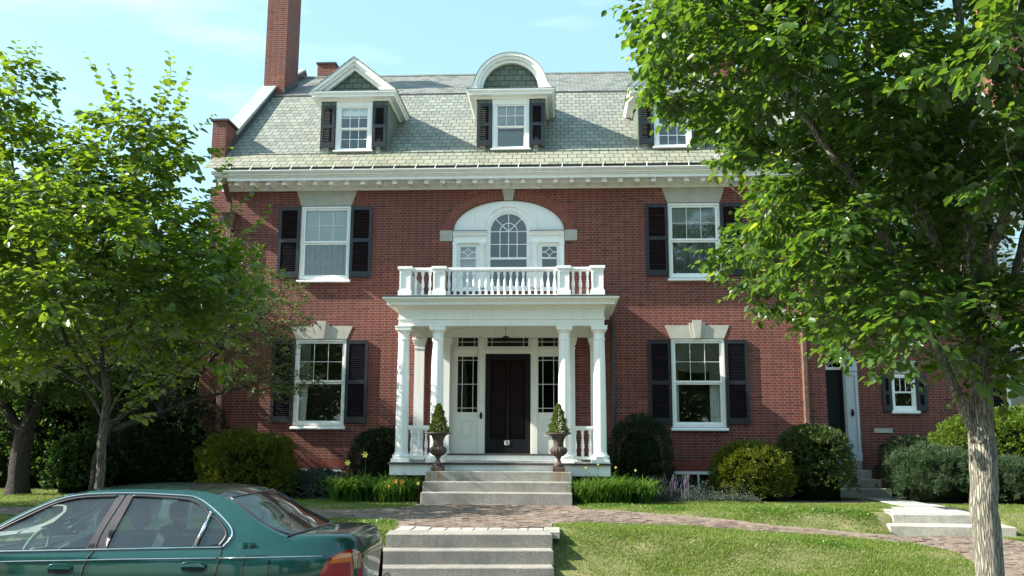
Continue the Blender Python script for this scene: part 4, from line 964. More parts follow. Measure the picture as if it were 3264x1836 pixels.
def drape_poly(name, poly, mat, dz, sp=.18):
    """flat sheet following the ground"""
    pts = []; n = len(poly)
    for i in range(n):
        a, c = Vector(poly[i]), Vector(poly[(i + 1) % n]); k = max(1, int((c - a).length / sp))
        pts += [a.lerp(c, t / k) for t in range(k)]
    nb = len(pts); xs = [p[0] for p in poly]; ys = [p[1] for p in poly]
    X, Y = np.meshgrid(np.arange(min(xs), max(xs), sp), np.arange(min(ys), max(ys), sp)); k = inpoly(X.ravel(), Y.ravel(), poly)
    allp = pts + [Vector((a, c)) for a, c in zip(X.ravel()[k], Y.ravel()[k])]
    v, e, f, *_ = delaunay_2d_cdt(allp, [(i, (i + 1) % nb) for i in range(nb)], [], 0, 1e-5)
    b = B(); vs = [(p[0], p[1], gz1(p[0], p[1]) + dz) for p in v]
    fs = []
    for t in f:
        cx_ = sum(v[i][0] for i in t) / len(t); cy_ = sum(v[i][1] for i in t) / len(t)
        if inpoly(np.array([cx_]), np.array([cy_]), poly)[0]: fs.append(tuple(t))
    b.add(vs, fs); return b.build(name, mat, smooth=True)
o = drape_poly('path', PATH, 'joint', .012); o['kind'] = 'structure'
rng = np.random.default_rng(5)
def herring():
    W_ = .104; vs = []; fs = []; th = R(8)
    for r in range(-110, 70):
        for c in range(-120, 100):
            d = (c - r) % 4
            if d == 0: x0, x1, y0, y1 = c, c + 2, r, r + 1
            elif d == 3: x0, x1, y0, y1 = c, c + 1, r, r + 2
            else: continue
            q = []
            for x, y in ((x0, y0), (x1, y0), (x1, y1), (x0, y1)): q.append((x * W_, y * W_))
            mx_, my_ = (x0 + x1) / 2 * W_, (y0 + y1) / 2 * W_
            ct, st = math.cos(th), math.sin(th); cxx, cyy = mx_ * ct - my_ * st, mx_ * st + my_ * ct
            if not (-11 < cxx < 9 and -9.45 < cyy < -3.6): continue
            q = [(x * ct - y * st, x * st + y * ct) for x, y in q]
            if not inpoly(np.array([p[0] for p in q] + [cxx]), np.array([p[1] for p in q] + [cyy]), PATH).all(): continue
            g = .006; q = [(x + (cxx - x) * g / .09, y + (cyy - y) * g / .09) for x, y in q]
            z = gz1(cxx, cyy) + .018 + rng.normal() * .003; tx, ty = rng.normal(size=2) * .03
            zz = [z + (x - cxx) * tx + (y - cyy) * ty + (gz1(x, y) - gz1(cxx, cyy)) for x, y in q]; k = len(vs)
            vs += [(x, y, a - .03) for (x, y), a in zip(q, zz)] + [(x, y, a) for (x, y), a in zip(q, zz)]
            fs += [(k + 4, k + 5, k + 6, k + 7), (k, k + 1, k + 5, k + 4), (k + 1, k + 2, k + 6, k + 5), (k + 2, k + 3, k + 7, k + 6), (k + 3, k, k + 4, k + 7)]
    b = B(); b.add(vs, fs); return b.build('path_bricks', 'pathbrick')
o = herring(); o['kind'] = 'structure'
# pale setts between the walk and the lower steps
b = B(); x = -1.10
while x < 1.04:
    w = .14 + rng.random() * .12; y = -7.86
    while y > -8.36:
        h = .12 + rng.random() * .08; z = gz1(x, -7.6) + .012 + rng.normal() * .004; b.box(x + .006, x + w - .006, y - h + .006, y - .006, z - .1, z, .008); y -= h
    x += w
o = b.build('sett_paving', 'granite_light'); o['kind'] = 'structure'
o = drape_poly('flagstone_path', [(7.95, -.55), (8.75, -.6), (8.6, -2.2), (8.8, -3.6), (8.55, -5.0), (7.1, -4.95), (7.2, -4.2), (7.9, -3.0), (7.85, -1.8)], 'mulch', .008); o['kind'] = 'structure'
b = B()
for (x0, x1, y0, y1) in ((7.95, 8.7, -1.6, -.65), (7.92, 8.65, -2.5, -1.64), (7.85, 8.7, -3.2, -2.54), (7.55, 8.4, -3.95, -3.24), (7.2, 7.85, -4.92, -4.0), (7.88, 8.55, -4.9, -4.0)):
    b.box(x0, x1 - .03, y0 + .02, y1 - .02, .55, .602 + rng.normal() * .003, .01)
o = b.build('flagstones', 'flag'); o['kind'] = 'structure'
b = B(); bed = [(-7.4, -2.5), (-4.2, -2.7), (-1.5, -3.2), (-1.5, .0), (-7.4, .0)]
for k, poly in enumerate(([(-7.8, -2.2), (-5.5, -2.5), (-3.6, -2.6), (-2.3, -3.3), (-1.52, -3.55), (-1.52, -.03), (-7.8, -.03)], [(1.52, -3.55), (2.6, -3.3), (3.4, -2.6), (4.4, -2.3), (6.0, -2.3), (7.6, -2.0), (7.8, -.6), (7.4, -.03), (1.52, -.03)], [(8.75, -.6), (8.72, -2.2), (10.2, -2.4), (14, -2.2), (14.5, 1.15), (8.75, 1.15)])):
    o = drape_poly('planting_bed', poly, 'mulch', .010); o['kind'] = 'structure'

def block(name, parent, x0, x1, y0, y1, z0, z1, mat, bev=.012): b = B(); b.box(x0, x1, y0, y1, z0, z1, bev); return b.build(name, mat, parent)
st = empty('porch_steps', (0, -3, GZ), 'three wide granite steps up to the porch, rust stained under the urns', 'steps')
block('step', st, -1.470, 1.488, -2.97, -2.56, .99, 1.198, 'granite_rust'); block('step', st, -1.466, 1.478, -3.32, -2.60, .79, 1.008, 'granite'); block('step', st, -1.450, 1.484, -3.67, -2.62, .50, .817, 'granite')
def slab(b, c0, c1, d, z0, z1):
    """slanted block: front edge from c0 to c1, depth d"""
    (x0, y0), (x1, y1) = c0, c1; t = Vector((x1 - x0, y1 - y0)).normalized(); n = Vector((-t.y, t.x)) * d; e = .012
    def ringp(z, i):
        return [(x0 + (t.x + n.x / d) * i, y0 + (t.y + n.y / d) * i, z), (x1 + (-t.x + n.x / d) * i, y1 + (-t.y + n.y / d) * i, z), (x1 + n.x + (-t.x - n.x / d) * i, y1 + n.y + (-t.y - n.y / d) * i, z), (x0 + n.x + (t.x - n.x / d) * i, y0 + n.y + (t.y - n.y / d) * i, z)]
    vs = ringp(z0, 0) + ringp(z1 - e, 0) + ringp(z1, e)
    b.add(vs, [(3, 2, 1, 0)] + [(k + i, k + (i + 1) % 4, k + 4 + (i + 1) % 4, k + 4 + i) for k in (0, 4) for i in range(4)] + [(8, 9, 10, 11)])
ls = empty('lawn_steps', (0, -9, .08), 'flight of granite steps from the pavement up to the brick walk, beside the parked car', 'steps')
for (c0, c1, d, z0, z1) in (((-1.100, -9.03), (1.145, -8.83), .52, .36, .575), ((-1.095, -9.31), (1.160, -9.10), .60, .18, .392), ((-1.09, -9.60), (1.170, -9.40), .60, -.05, .212)):
    b = B(); slab(b, c0, c1, d, z0, z1); b.build('step', 'granite', ls)
s2 = empty('side_path_steps', (7.6, -5.5, .3), 'two long pale granite steps beside the street tree, leading to the flagstones', 'steps')
for (c0, c1, d, z0, z1) in (((7.02, -5.03), (8.75, -5.06), .45, .44, .590), ((6.80, -5.50), (8.78, -5.66), .55, .20, .440)):
    b = B(); slab(b, c0, c1, d, z0, z1); b.build('step', 'granite_light', s2)
s3 = empty('side_door_steps', (8.3, .4, GZ), 'narrow grey granite steps up to the recessed side door', 'steps')
for k in range(4):
    block('step', s3, 7.44, 8.76 - k * .11, -.05 + k * .31 - (.0), YW - .01 - (.15 if k == 3 else 0), .55 + k * .185 + (.002 if k else 0), .765 + k * .195, 'granite')

# ================================================================ iron urns with little conifers
def urn(x, y, label, lab2, seed):
    u = empty('garden_urn', (x, y, 1.198), label, 'urn', 'iron urns on the porch steps')
    b = B(); b.box(x - .125, x + .125, y - .125, y + .125, 1.198, 1.285, .008); b.box(x - .11, x + .11, y - .11, y + .11, 1.285, 1.30); b.build('base', 'iron', u)
    b = B(); b.lathe([(.098, 0), (.105, .02), (.10, .045), (.075, .06), (.06, .075), (.045, .10), (.040, .135), (.046, .165), (.062, .175), (.062, .185), (.05, .19)], x, y, 1.30, 24); b.build('stem', 'iron', u, smooth=True, angle=40)
    b = B(); b.lathe([(.05, .19), (.10, .21), (.15, .255), (.172, .30), (.168, .34), (.145, .375), (.108, .39)], x, y, 1.30, 72, 16, .14, (.2, .385)); b.build('bowl', 'iron', u, smooth=True)
    b = B(); b.lathe([(.108, .39), (.104, .42), (.105, .48), (.118, .54), (.148, .60), (.20, .635), (.262, .645), (.272, .655), (.265, .668), (.235, .668), (.21, .645), (.12, .63)], x, y, 1.30, 40); b.build('flared_rim', 'iron', u, smooth=True, angle=45)
    b = B(); b.lathe([(.01, .66), (.20, .655)], x, y, 1.30, 20); b.build('soil', 'mulch', u)
    r = random.Random(seed); pts = []
    n = 3600; rg = np.random.default_rng(seed)
    h = rg.random(n) ** 1.25; a = rg.random(n) * 6.283
    rr = (.185 * (1 - h) ** .75 + .012) * (1 + .18 * np.sin(a * 3 + h * 21 + seed) + .12 * np.sin(a * 5 - h * 33)) * (.72 + .28 * rg.random(n))
    P = np.stack([x + rr * np.cos(a), y + rr * np.sin(a), 1.955 + h * .585], 1)
    D = np.stack([np.cos(a), np.sin(a), .9 + rg.random(n)], 1) + rg.normal(size=(n, 3)) * .5
    o = leaves('potted_conifer', P, D, rg.normal(size=(n, 3)), .028 + .02 * rg.random(n), .012 + .006 * rg.random(n), 'bird'); tag(o, lab2, 'potted plant', 'small conifers in the urns')
def norm(a): return a / np.maximum(np.linalg.norm(a, axis=1, keepdims=True), 1e-9)
def leaves(name, P, D, Nn, L, Wd, mat, parent=None, fold=.18, curl=.0):
    n = len(P); D = norm(D); Sd = np.cross(D, Nn); Sd = norm(Sd + 1e-6); Nn = norm(np.cross(Sd, D)); L = np.broadcast_to(L, (n,))[:, None]; Wd = np.broadcast_to(Wd, (n,))[:, None]
    up = Nn * Wd * fold
    q = [P, P + D * L * .28 + Sd * Wd * .46 + up, P + D * L * .66 + Sd * Wd * .42 + up - Nn * L * curl * .5, P + D * L - Nn * L * curl, P + D * L * .66 - Sd * Wd * .42 + up - Nn * L * curl * .5, P + D * L * .28 - Sd * Wd * .46 + up]
    V = np.stack(q, 1).reshape(-1, 3); base = np.arange(n)[:, None] * 6
    f = (base + np.array([0, 1, 2, 3, 0, 3, 4, 5])).ravel()
    return npmesh(name, V, f, np.full(2 * n, 4), mat, parent, smooth=False)
urn(-1.238, -2.80, 'dark rusty iron urn on the left end of the top porch step', 'small cone-shaped conifer in the left iron urn, bushier and lopsided', 11)
urn(1.220, -2.80, 'lighter rusty iron urn on the right end of the top porch step', 'small cone-shaped conifer in the right iron urn, with a neat pointed top', 12)

# ================================================================ parked car
YC = -13.45
car = empty('parked_car', (-2.3, YC, 0), 'teal green four door saloon parked at the kerb with a chrome window line', 'car')
XF, XT = -4.62, -.38
def hw(z): return np.interp(z, [.18, .32, .55, .75, .90, .97, 1.08, 1.2, 1.4], [.79, .825, .845, .85, .838, .805, .765, .705, .60])
def deck(x): return np.interp(x, [XF, -4.5, -4.2, -3.75, -3.45, -3.2, -2.46, -1.44, -1.0, -.85, -.60, -.50, -.43, -.40, XT], [.62, .70, .77, .86, .915, .937, .960, .988, 1.045, 1.062, 1.060, 1.057, 1.050, 1.035, 1.0])
def plan(t, z):
    """closed outline of the body at height z; t in 0..1"""
    a = t * 2 * math.pi; c, s = math.cos(a), math.sin(a); e = .36
    xr = XT + (.05 * max(0, (z - .55)) if z > .55 else 0) - (.03 if z < .3 else 0) - max(0, z - .93) * .45
    xf = XF + max(0, z - .5) * .35
    cx_, hx = (xr + xf) / 2, (xr - xf) / 2
    return (cx_ + hx * math.copysign(abs(c) ** e, c), YC + float(hw(z)) * math.copysign(abs(s) ** (e * 1.25), s))
b = B(); NT = 160; NV = 18; ts = [i / NT for i in range(NT)]
grid = []
for j in range(NV + 1):
    row = []
    for t in ts:
        v = j / NV; x, y = plan(t, .5)
        zt = float(deck(x)); z = .20 + (zt - .20) * v
        x, y = plan(t, z)
        row.append((x, y, z)); 
    grid.append(row)
vs = [p for r_ in grid for p in r_]; faces = []
for j in range(NV):
    for i in range(NT): faces.append((j * NT + i, j * NT + (i + 1) % NT, (j + 1) * NT + (i + 1) % NT, (j + 1) * NT + i))
def hwx(x, z):
    xr = XT + (.05 * max(0, (z - .55)) if z > .55 else 0) - max(0, min(z, 1.05) - .93) * .45; xf = XF + max(0, z - .5) * .35
    c = min(.999, abs((x - (xr + xf) / 2) / ((xr - xf) / 2))) ** (1 / .36); return float(hw(z)) * max(.05, math.sqrt(1 - c * c)) ** .45
def wheel_at(x, z): return any((x - wx_) ** 2 + (z - .30) ** 2 < .355 ** 2 for wx_ in (-1.12, -3.76))
def fc_(f): return [sum(vs[i][k] for i in f) / 4 for k in range(3)]
groups = {'body': [], 'door_f': [], 'door_r': [], 'bumper': []}
def cutB(z): return float(np.interp(z, [.3, .76, .88, .97], [-2.56, -2.533, -2.504, -2.455]))
def cutC(z): return float(np.interp(z, [.3, .60, .77, .99], [-1.62, -1.52, -1.46, -1.43]))
for f in faces:
    c = fc_(f); 
    if wheel_at(c[0], c[2]) and abs(c[1] - YC) > .6: continue
    side = abs(c[1] - YC) > .70
    if side and c[2] > .30 and -3.45 < c[0] < cutB(c[2]): g = 'door_f'
    elif side and c[2] > .30 and cutB(c[2]) <= c[0] < cutC(c[2]) and not wheel_at(c[0] - .06, c[2]): g = 'door_r'
    elif c[2] < .62 and (c[0] > XT - .42 or c[0] < XF + .45): g = 'bumper'
    else: g = 'body'
    if g.startswith('door'): g += 'n' if c[1] < YC else 'o'
    groups.setdefault(g, []).append(f)
top = grid[-1]      # deck: bridge left and right halves of the top ring
dv = []; df = []
half = NT // 2; ND = 8
for i in range(half + 1):
    a, c = top[i % NT], top[(NT - i) % NT]
    for k in range(ND + 1):
        s = k / ND; crown = .035 * math.sin(math.pi * s) * (1 if -4.5 < a[0] < XT - .08 else .3)
        dv.append((a[0] + (c[0] - a[0]) * s, a[1] + (c[1] - a[1]) * s, a[2] + (c[2] - a[2]) * s + crown))
kk = len(vs)
for i in range(half):
    for k in range(ND):
        q0 = kk + i * (ND + 1) + k; df.append((q0, q0 + 1, q0 + ND + 2, q0 + ND + 1))
xs_mid = [dv[i * (ND + 1)][0] for i in range(half + 1)]
keep = [f for f in df if not (-3.55 < (vs + dv)[f[0]][0] < -.95)]
groups['body'] += keep; allv = vs + dv
def sub(name, fl, mat):
    ids = sorted({i for f in fl for i in f}); mp2 = {a: k for k, a in enumerate(ids)}
    b = B(); b.add([allv[i] for i in ids], [tuple(mp2[i] for i in f) for f in fl])
    me = bpy.data.meshes.new(name); L0 = car.location
    me.from_pydata([(v[0] - L0[0], v[1] - L0[1], v[2] - L0[2]) for v in b.v], [], b.f); me.update(); me.polygons.foreach_set('use_smooth', [True] * len(me.polygons))
    o = link(name, me, mat, car); bm = bmesh.new(); bm.from_mesh(me); bmesh.ops.remove_doubles(bm, verts=bm.verts, dist=.0005); bmesh.ops.recalc_face_normals(bm, faces=bm.faces); bm.to_mesh(me); bm.free(); return o
sub('body', groups['body'], 'paint'); sub('bumper', groups['bumper'], 'paint')
doors = {k: sub('door', groups[k], 'paint') for k in ('door_fn', 'door_rn', 'door_fo', 'door_ro')}
# --- greenhouse
def interp_y(z, s, x=-2.3): return YC + s * hwx(x, z)
roof_line = [(-3.82, .93), (-3.55, 1.02), (-3.308, 1.144), (-3.166, 1.229), (-2.968, 1.327), (-2.812, 1.382), (-2.588, 1.410), (-2.359, 1.422), (-2.1, 1.424), (-1.818, 1.418), (-1.65, 1.405), (-1.507, 1.370), (-1.35, 1.285), (-1.193, 1.180), (-1.009, 1.090), (-.93, 1.066)]
belt_back = [(-.88, 1.035), (-1.12, .985), (-1.46, .955), (-2.46, .940), (-3.2, .922), (-3.5, .90), (-3.82, .88)]
front_win = [(-3.52, .945), (-3.298, 1.095), (-3.10, 1.205), (-2.91, 1.300), (-2.751, 1.345), (-2.60, 1.360), (-2.395, 1.367), (-2.535, .966)]
rear_win = [(-2.372, .972), (-2.262, 1.370), (-2.157, 1.368), (-1.86, 1.352), (-1.740, 1.332), (-1.655, 1.292), (-1.59, 1.240), (-1.662, .995)]
quarter = [(-1.632, .996), (-1.552, 1.238), (-1.50, 1.185), (-1.43, 1.115), (-1.418, 1.065), (-1.455, 1.0)]
def side_panel(name, outer, holes, s, off, mat, parent, sp=.05):
    pts = []; edges = []
    for loop in [outer] + holes:
        k0 = len(pts); m_ = len(loop); loc = []
        for i in range(m_):
            a, c = Vector(loop[i]), Vector(loop[(i + 1) % m_]); k = max(1, int((c - a).length / sp)); loc += [a.lerp(c, t / k) for t in range(k)]
        pts += loc; edges += [(k0 + i, k0 + (i + 1) % len(loc)) for i in range(len(loc))]
    xs = [p[0] for p in outer]; zs = [p[1] for p in outer]
    X, Z = np.meshgrid(np.arange(min(xs), max(xs), sp), np.arange(min(zs), max(zs), sp)); X = X.ravel(); Z = Z.ravel()
    k = inpoly(X, Z, outer)
    for h in holes: k &= ~inpoly(X, Z, h)
    pts += [Vector((a, c)) for a, c in zip(X[k], Z[k])]
    v, e, f, *_ = delaunay_2d_cdt(pts, edges, [], 0, 1e-5)
    fs = []
    for t in f:
        cx_ = np.array([sum(v[i][0] for i in t) / len(t)]); cz_ = np.array([sum(v[i][1] for i in t) / len(t)])
        if inpoly(cx_, cz_, outer)[0] and not any(inpoly(cx_, cz_, h)[0] for h in holes): fs.append(tuple(t))
    b = B(); b.add([(p[0], interp_y(p[1], s, p[0]) + s * off, p[1]) for p in v], fs); return b.build(name, mat, parent, smooth=True)
def row_pane(name, poly, s, off, mat, nr=16, nc=14):
    zs = [p[1] for p in poly]; z0, z1 = min(zs) + .001, max(zs) - .001; b = B()
    for j in range(nr + 1):
        z = z0 + (z1 - z0) * j / nr; xs = []
        for i in range(len(poly)):
            (xa, za), (xb, zb) = poly[i], poly[(i + 1) % len(poly)]
            if (za - z) * (zb - z) <= 0 and za != zb: xs.append(xa + (xb - xa) * (z - za) / (zb - za))
        l, r_ = min(xs) - .012, max(xs) + .012
        for k in range(nc + 1): x = l + (r_ - l) * k / nc; b.v.append((x, interp_y(z, s, x) + s * off, z))
    for j in range(nr):
        for k in range(nc): a = j * (nc + 1) + k; b.f.append((a, a + 1, a + nc + 2, a + nc + 1)); b.mi.append(0)
    return b.build(name, mat, car, smooth=True)
def spline(pts, k=5):
    out = []; n = len(pts)
    for i in range(n - 1):
        p0, p1, p2, p3 = [pts[max(0, min(n - 1, j))] for j in (i - 1, i, i + 1, i + 2)]
        for t in range(k):
            u = t / k; out.append(tuple(.5 * (2 * b_ + (c_ - a_) * u + (2 * a_ - 5 * b_ + 4 * c_ - d_) * u * u + (3 * b_ - a_ - 3 * c_ + d_) * u ** 3) for a_, b_, c_, d_ in zip(p0, p1, p2, p3)))
    return out + [pts[-1]]
for s in (-1, 1):
    side_panel('roof_side', roof_line + belt_back, [front_win, rear_win, quarter], s, .0008, 'paint', car)
    row_pane('side_window', front_win, s, -.010, 'carglass'); row_pane('side_window', rear_win, s, -.010, 'carglass'); row_pane('quarter_window', quarter, s, -.010, 'carglass')
    def ribbon(name, pts, w, off, mat, parent=car, r=None):
        b = B(); b.tube([(x, interp_y(z, s, x) + s * off, z) for x, z in (spline(pts) if len(pts) > 4 else pts)], w, 6); return b.build(name, mat, parent, smooth=True)
    # black frames and pillars
    side_panel('pillar_trim', [(-2.535, .962), (-2.395, 1.372), (-2.262, 1.374), (-2.372, .966)], [], s, .004, 'trim', car)
    ribbon('window_frame', front_win[:7], .010, .002, 'trim'); ribbon('window_frame', rear_win[1:7] + [(-1.50, 1.185), (-1.425, 1.112), (-1.413, 1.065), (-1.455, .995)], .011, .002, 'trim')
    ribbon('window_divider', [(-1.648, .995), (-1.571, 1.250)], .015, .006, 'chrome')
    ribbon('chrome_strip', [(-3.56, .965), (-3.298, 1.118), (-3.11, 1.230), (-2.911, 1.325), (-2.751, 1.370), (-2.581, 1.386), (-2.35, 1.392), (-2.157, 1.391), (-1.806, 1.375), (-1.709, 1.354), (-1.62, 1.311), (-1.486, 1.222), (-1.381, 1.130), (-1.367, 1.064), (-1.423, .990)], .0075, .006, 'chrome')
    ribbon('belt_strip', [(-3.52, .932), (-3.2, .941), (-2.46, .962), (-1.43, .990)], .008, .008, 'chrome')
    ribbon('side_strip', [(-4.25, .80), (-3.8, .83), (-3.2, .863), (-2.54, .882), (-2.18, .894), (-1.46, .909)], .005, .004, 'chrome'); ribbon('side_strip', [(-1.43, .910), (-1.25, .912), (-.90, .919), (-.64, .922)], .005, .004, 'chrome')
    ribbon('panel_gap', [(-2.329, 1.383), (-2.434, 1.095), (-2.459, .968), (-2.504, .884), (-2.533, .761), (-2.55, .55), (-2.56, .32)], .0055, .003, 'gap')
    ribbon('panel_gap', [(-1.425, .985), (-1.438, .904), (-1.46, .774), (-1.52, .60)], .0055, .001, 'gap')
    ribbon('panel_gap', [(-3.46, .90), (-3.45, .6), (-3.40, .32)], .0045, .001, 'gap')
    for xh_, zh, par in ((-2.711, .810, 'door_f'), (-1.630, .838, 'door_r')):
        par = doors[par + ('n' if s < 0 else 'o')]; y0 = interp_y(zh, s, xh_)
        b = B(); ov = [(xh_ + .10 * math.copysign(abs(math.cos(a)) ** .55, math.cos(a)), zh + .040 * math.copysign(abs(math.sin(a)) ** .7, math.sin(a))) for a in [k * math.pi / 12 for k in range(24)]]
        b.add([(p[0], y0 + s * .0035, p[1]) for p in ov], [tuple(range(24))]); b.build('handle_recess', 'gap', par)
        b = B(); b.tube([(p[0], y0 + s * .003, p[1]) for p in ov + ov[:1]], .006, 5); b.build('handle_rim', 'paint', par, smooth=True)
        hp = [(xh_ - .096, zh + .004), (xh_ + .096, zh + .004), (xh_ + .092, zh + .022), (xh_ + .05, zh + .037), (xh_ - .05, zh + .036), (xh_ - .09, zh + .02)]
        b = B(); b.add([(p[0], y0 + s * (.018 if k > 1 else .022), p[1]) for k, p in enumerate(hp)] + [(p[0], y0 + s * .001, p[1]) for p in hp], [tuple(range(6))] + [(k, (k + 1) % 6, 6 + (k + 1) % 6, 6 + k) for k in range(6)]); b.build('door_handle', 'paint', par)
    if s < 0:
        ov = [(-1.145 + .098 * math.copysign(abs(math.cos(a)) ** .35, math.cos(a)), .84 + .093 * math.copysign(abs(math.sin(a)) ** .35, math.sin(a))) for a in [k * math.pi / 16 for k in range(33)]]
        ribbon('fuel_flap', ov, .003, .0005, 'gap')
    # mirror
    b = B(); y0 = interp_y(.95, s, -3.46)
    b.lathe([(.005, -.10), (.055, -.095), (.075, -.04), (.078, .04), (.06, .09), (.005, .10)], 0, 0, 0, 16); b.v = [(-3.46 + x * .75, y0 + s * .12 + z * 1.0 * 1, .985 + yy * .9) for x, yy, z in b.v]; mo = b.build('side_mirror', 'paint', car, smooth=True)
    b = B(); b.tube([(-3.47, y0 - s * .02, .945), (-3.46, y0 + s * .05, .96)], .022, 8); b.build('mirror_arm', 'trim', mo)
# roof skin, windscreen, rear window
def skin(name, xs, zf, mat, wfun, crown, n=12, parent=car):
    b = B(); m_ = len(xs)
    for i, x in enumerate(xs):
        z = zf(x); w = wfun(x, z)
        for k in range(n + 1):
            s = 2 * k / n - 1; b.v.append((x + (crown[1] * (1 - s * s)), YC + s * w, z + crown[0] * (1 - s * s)))
    for i in range(m_ - 1):
        for k in range(n): a = i * (n + 1) + k; b.f.append((a, a + 1, a + n + 2, a + n + 1)); b.mi.append(0)
    return b.build(name, mat, parent, smooth=True)
zl = lambda x: float(np.interp(x, [p[0] for p in roof_line], [p[1] for p in roof_line]))
wl = lambda x, z: hwx(x, z)
skin('roof', list(np.linspace(-2.90, -1.46, 20)), zl, 'paint', wl, (.022, 0))
skin('windscreen', list(np.linspace(-3.82, -2.90, 10)), zl, 'carglass', wl, (.02, -.07))
skin('cowl', [-4.0, -3.82, -3.70], lambda x: float(deck(x)) + .01, 'trim', lambda x, z: .74, (.03, -.05))
# rear window sits between painted C pillars
rw = lambda x, z: hwx(x, z) * float(np.interp(x, [-1.50, -1.42, -1.2, -1.0, -.93], [.90, .93, .93, .93, .86]))
skin('rear_window', list(np.linspace(-1.485, -.93, 12)), zl, 'carglass', rw, (.028, .13))
for s in (-1, 1):
    b = B(); xs = np.linspace(-1.49, -.93, 12)
    for i, x in enumerate(xs):
        z = zl(x); w0 = rw(x, z); w1 = hwx(x, z); b.v += [(x, YC + s * w1, z), (x + .004, YC + s * (w0 + w1) / 2, z + .008), (x + .01, YC + s * w0, z + .006)]
    for i in range(11):
        for k in range(2): a = i * 3 + k; b.f.append((a, a + 1, a + 4, a + 3)); b.mi.append(0)
    b.build('pillar', 'paint', car, smooth=True)
    b = B(); b.tube([(x + .012, YC + s * rw(x, zl(x)), zl(x) + .008) for x in xs], .008, 6); b.build('window_seal', 'trim', car, smooth=True)
b = B(); b.tube([(-1.475 + .13 * (1 - s * s), YC + s * .55, zl(-1.475) + .028 * (1 - s * s) + .002) for s in np.linspace(-1, 1, 13)], .008, 6); b.tube([(-.93 + .13 * (1 - s * s), YC + s * .66, zl(-.93) + .028 * (1 - s * s) + .002) for s in np.linspace(-1, 1, 13)], .011, 6); b.build('window_seal', 'trim', car, smooth=True)
# tail lamps, plate recess
def tail(s):
    def P(x, z): 
        t = np.clip((x + .62) / (XT + .62), 0, 1); yy = hwx(min(x, XT - .02), z) - (.0 if t < .8 else ((t - .8) / .2) ** 2 * .05); return (x, YC + s * (yy + .006), z)
    def patch(name, poly, mat, n=9, off=0.0, parent=car):
        """ribbed patch given left and right edge as function of z"""
        b = B(); zs = sorted({p[0] for p in poly}); zz = np.linspace(zs[0], zs[-1], 14)
        xl = np.interp(zz, [p[0] for p in poly], [p[1] for p in poly]); xr = np.interp(zz, [p[0] for p in poly], [p[2] for p in poly])
        for j in range(14):
            for k in range(n + 1):
                x = xl[j] + (xr[j] - xl[j]) * k / n; q = P(x, zz[j]); b.v.append((q[0] + off * .3, q[1] + s * off, q[2]))
        for j in range(13):
            for k in range(n): a = j * (n + 1) + k; b.f.append((a, a + 1, a + n + 2, a + n + 1)); b.mi.append(0)
        return b.build(name, mat, parent, smooth=True)
    o = patch('tail_lamp', [(.56, -.72, XT + .012), (.72, -.675, XT + .012), (.80, -.642, XT + .01), (.87, -.610, XT), (.925, -.565, XT - .01), (.948, -.52, XT - .025), (.955, -.47, XT - .05)], 'red')
    patch('turn_lamp', [(.862, -.585, -.43), (.90, -.562, -.435), (.935, -.52, -.445)], 'amber', off=.004, parent=o)
    patch('reversing_lamp', [(.80, -.42, -.385), (.862, -.425, -.388), (.92, -.43, -.40)], 'clear', off=.004, parent=o)
tail(-1); tail(1)
b = B(); b.box(XT - .10, XT - .012, YC - .30, YC + .30, .66, .86); b.build('plate_recess', 'gap', car)
b = B(); b.box(XT - .02, XT + .004, YC - .16, YC + .16, .69, .83); b.build('number_plate', 'plate', car)
b = B(); b.box(XT - .05, XT + .012, YC - .42, YC + .42, .865, .905, .01); b.build('boot_trim', 'paint', car)
b = B(); b.box(XT - .03, XT + .045, YC - .74, YC + .74, .36, .60, .03); b.build('bumper', 'paint', car)
for s in (-1, 1):
    b = B(); b.box(XF - .01, XF + .10, YC + s * .62 - .16, YC + s * .62 + .12, .55, .68, .02); b.build('headlamp', 'clear', car)
b = B(); b.box(XF - .012, XF + .06, YC - .38, YC + .38, .52, .63, .02); b.build('grille', 'trim', car)
b = B(); b.box(-4.4, -.4, YC - .70, YC + .70, .18, .42); b.build('floor_pan', 'trim', car)
for wx_ in (-1.12, -3.76):
    for s in (-1, 1):
        b = B(); b.lathe([(.20, -.095), (.275, -.095), (.298, -.075), (.302, 0), (.298, .075), (.275, .095), (.20, .095)], 0, 0, 0, 36); b.v = [(wx_ + x, YC + s * .735 + z, .302 + yy) for x, yy, z in b.v]; w = b.build('wheel', 'rubber', car, smooth=True, angle=40)
        b = B(); b.lathe([(.215, .096), (.205, .108), (.185, .104), (.16, .099), (.07, .102), (.05, .112), (.0, .114)], 0, 0, 0, 28); b.v = [(wx_ + x, YC + s * .735 + s * z, .302 + yy) for x, yy, z in b.v]; b.build('rim', 'chrome', w, smooth=True, angle=30)
for wx_ in (-1.12, -3.76):      # wheel arch lips
    for s in (-1, 1):
        b = B(); na = 40
        for i in range(na + 1):
            a = R(-12 + 204 * i / na)
            for r_, e in ((.322, -.03), (.328, .006), (.37, .009), (.425, .003)): x, z = wx_ + r_ * math.cos(a), .30 + r_ * math.sin(a); b.v.append((x, interp_y(z, s, x) + s * e, z))
        for i in range(na):
            for k in range(3): q = i * 4 + k; b.f.append((q, q + 1, q + 5, q + 4)); b.mi.append(0)
        b.build('wheel_arch', 'paint', car, smooth=True)
        b = B(); b.tube([(wx_, YC + s * .50, .32), (wx_, YC + s * .56, .32)], .40, 24); b.build('wheel_housing', 'gap', car)
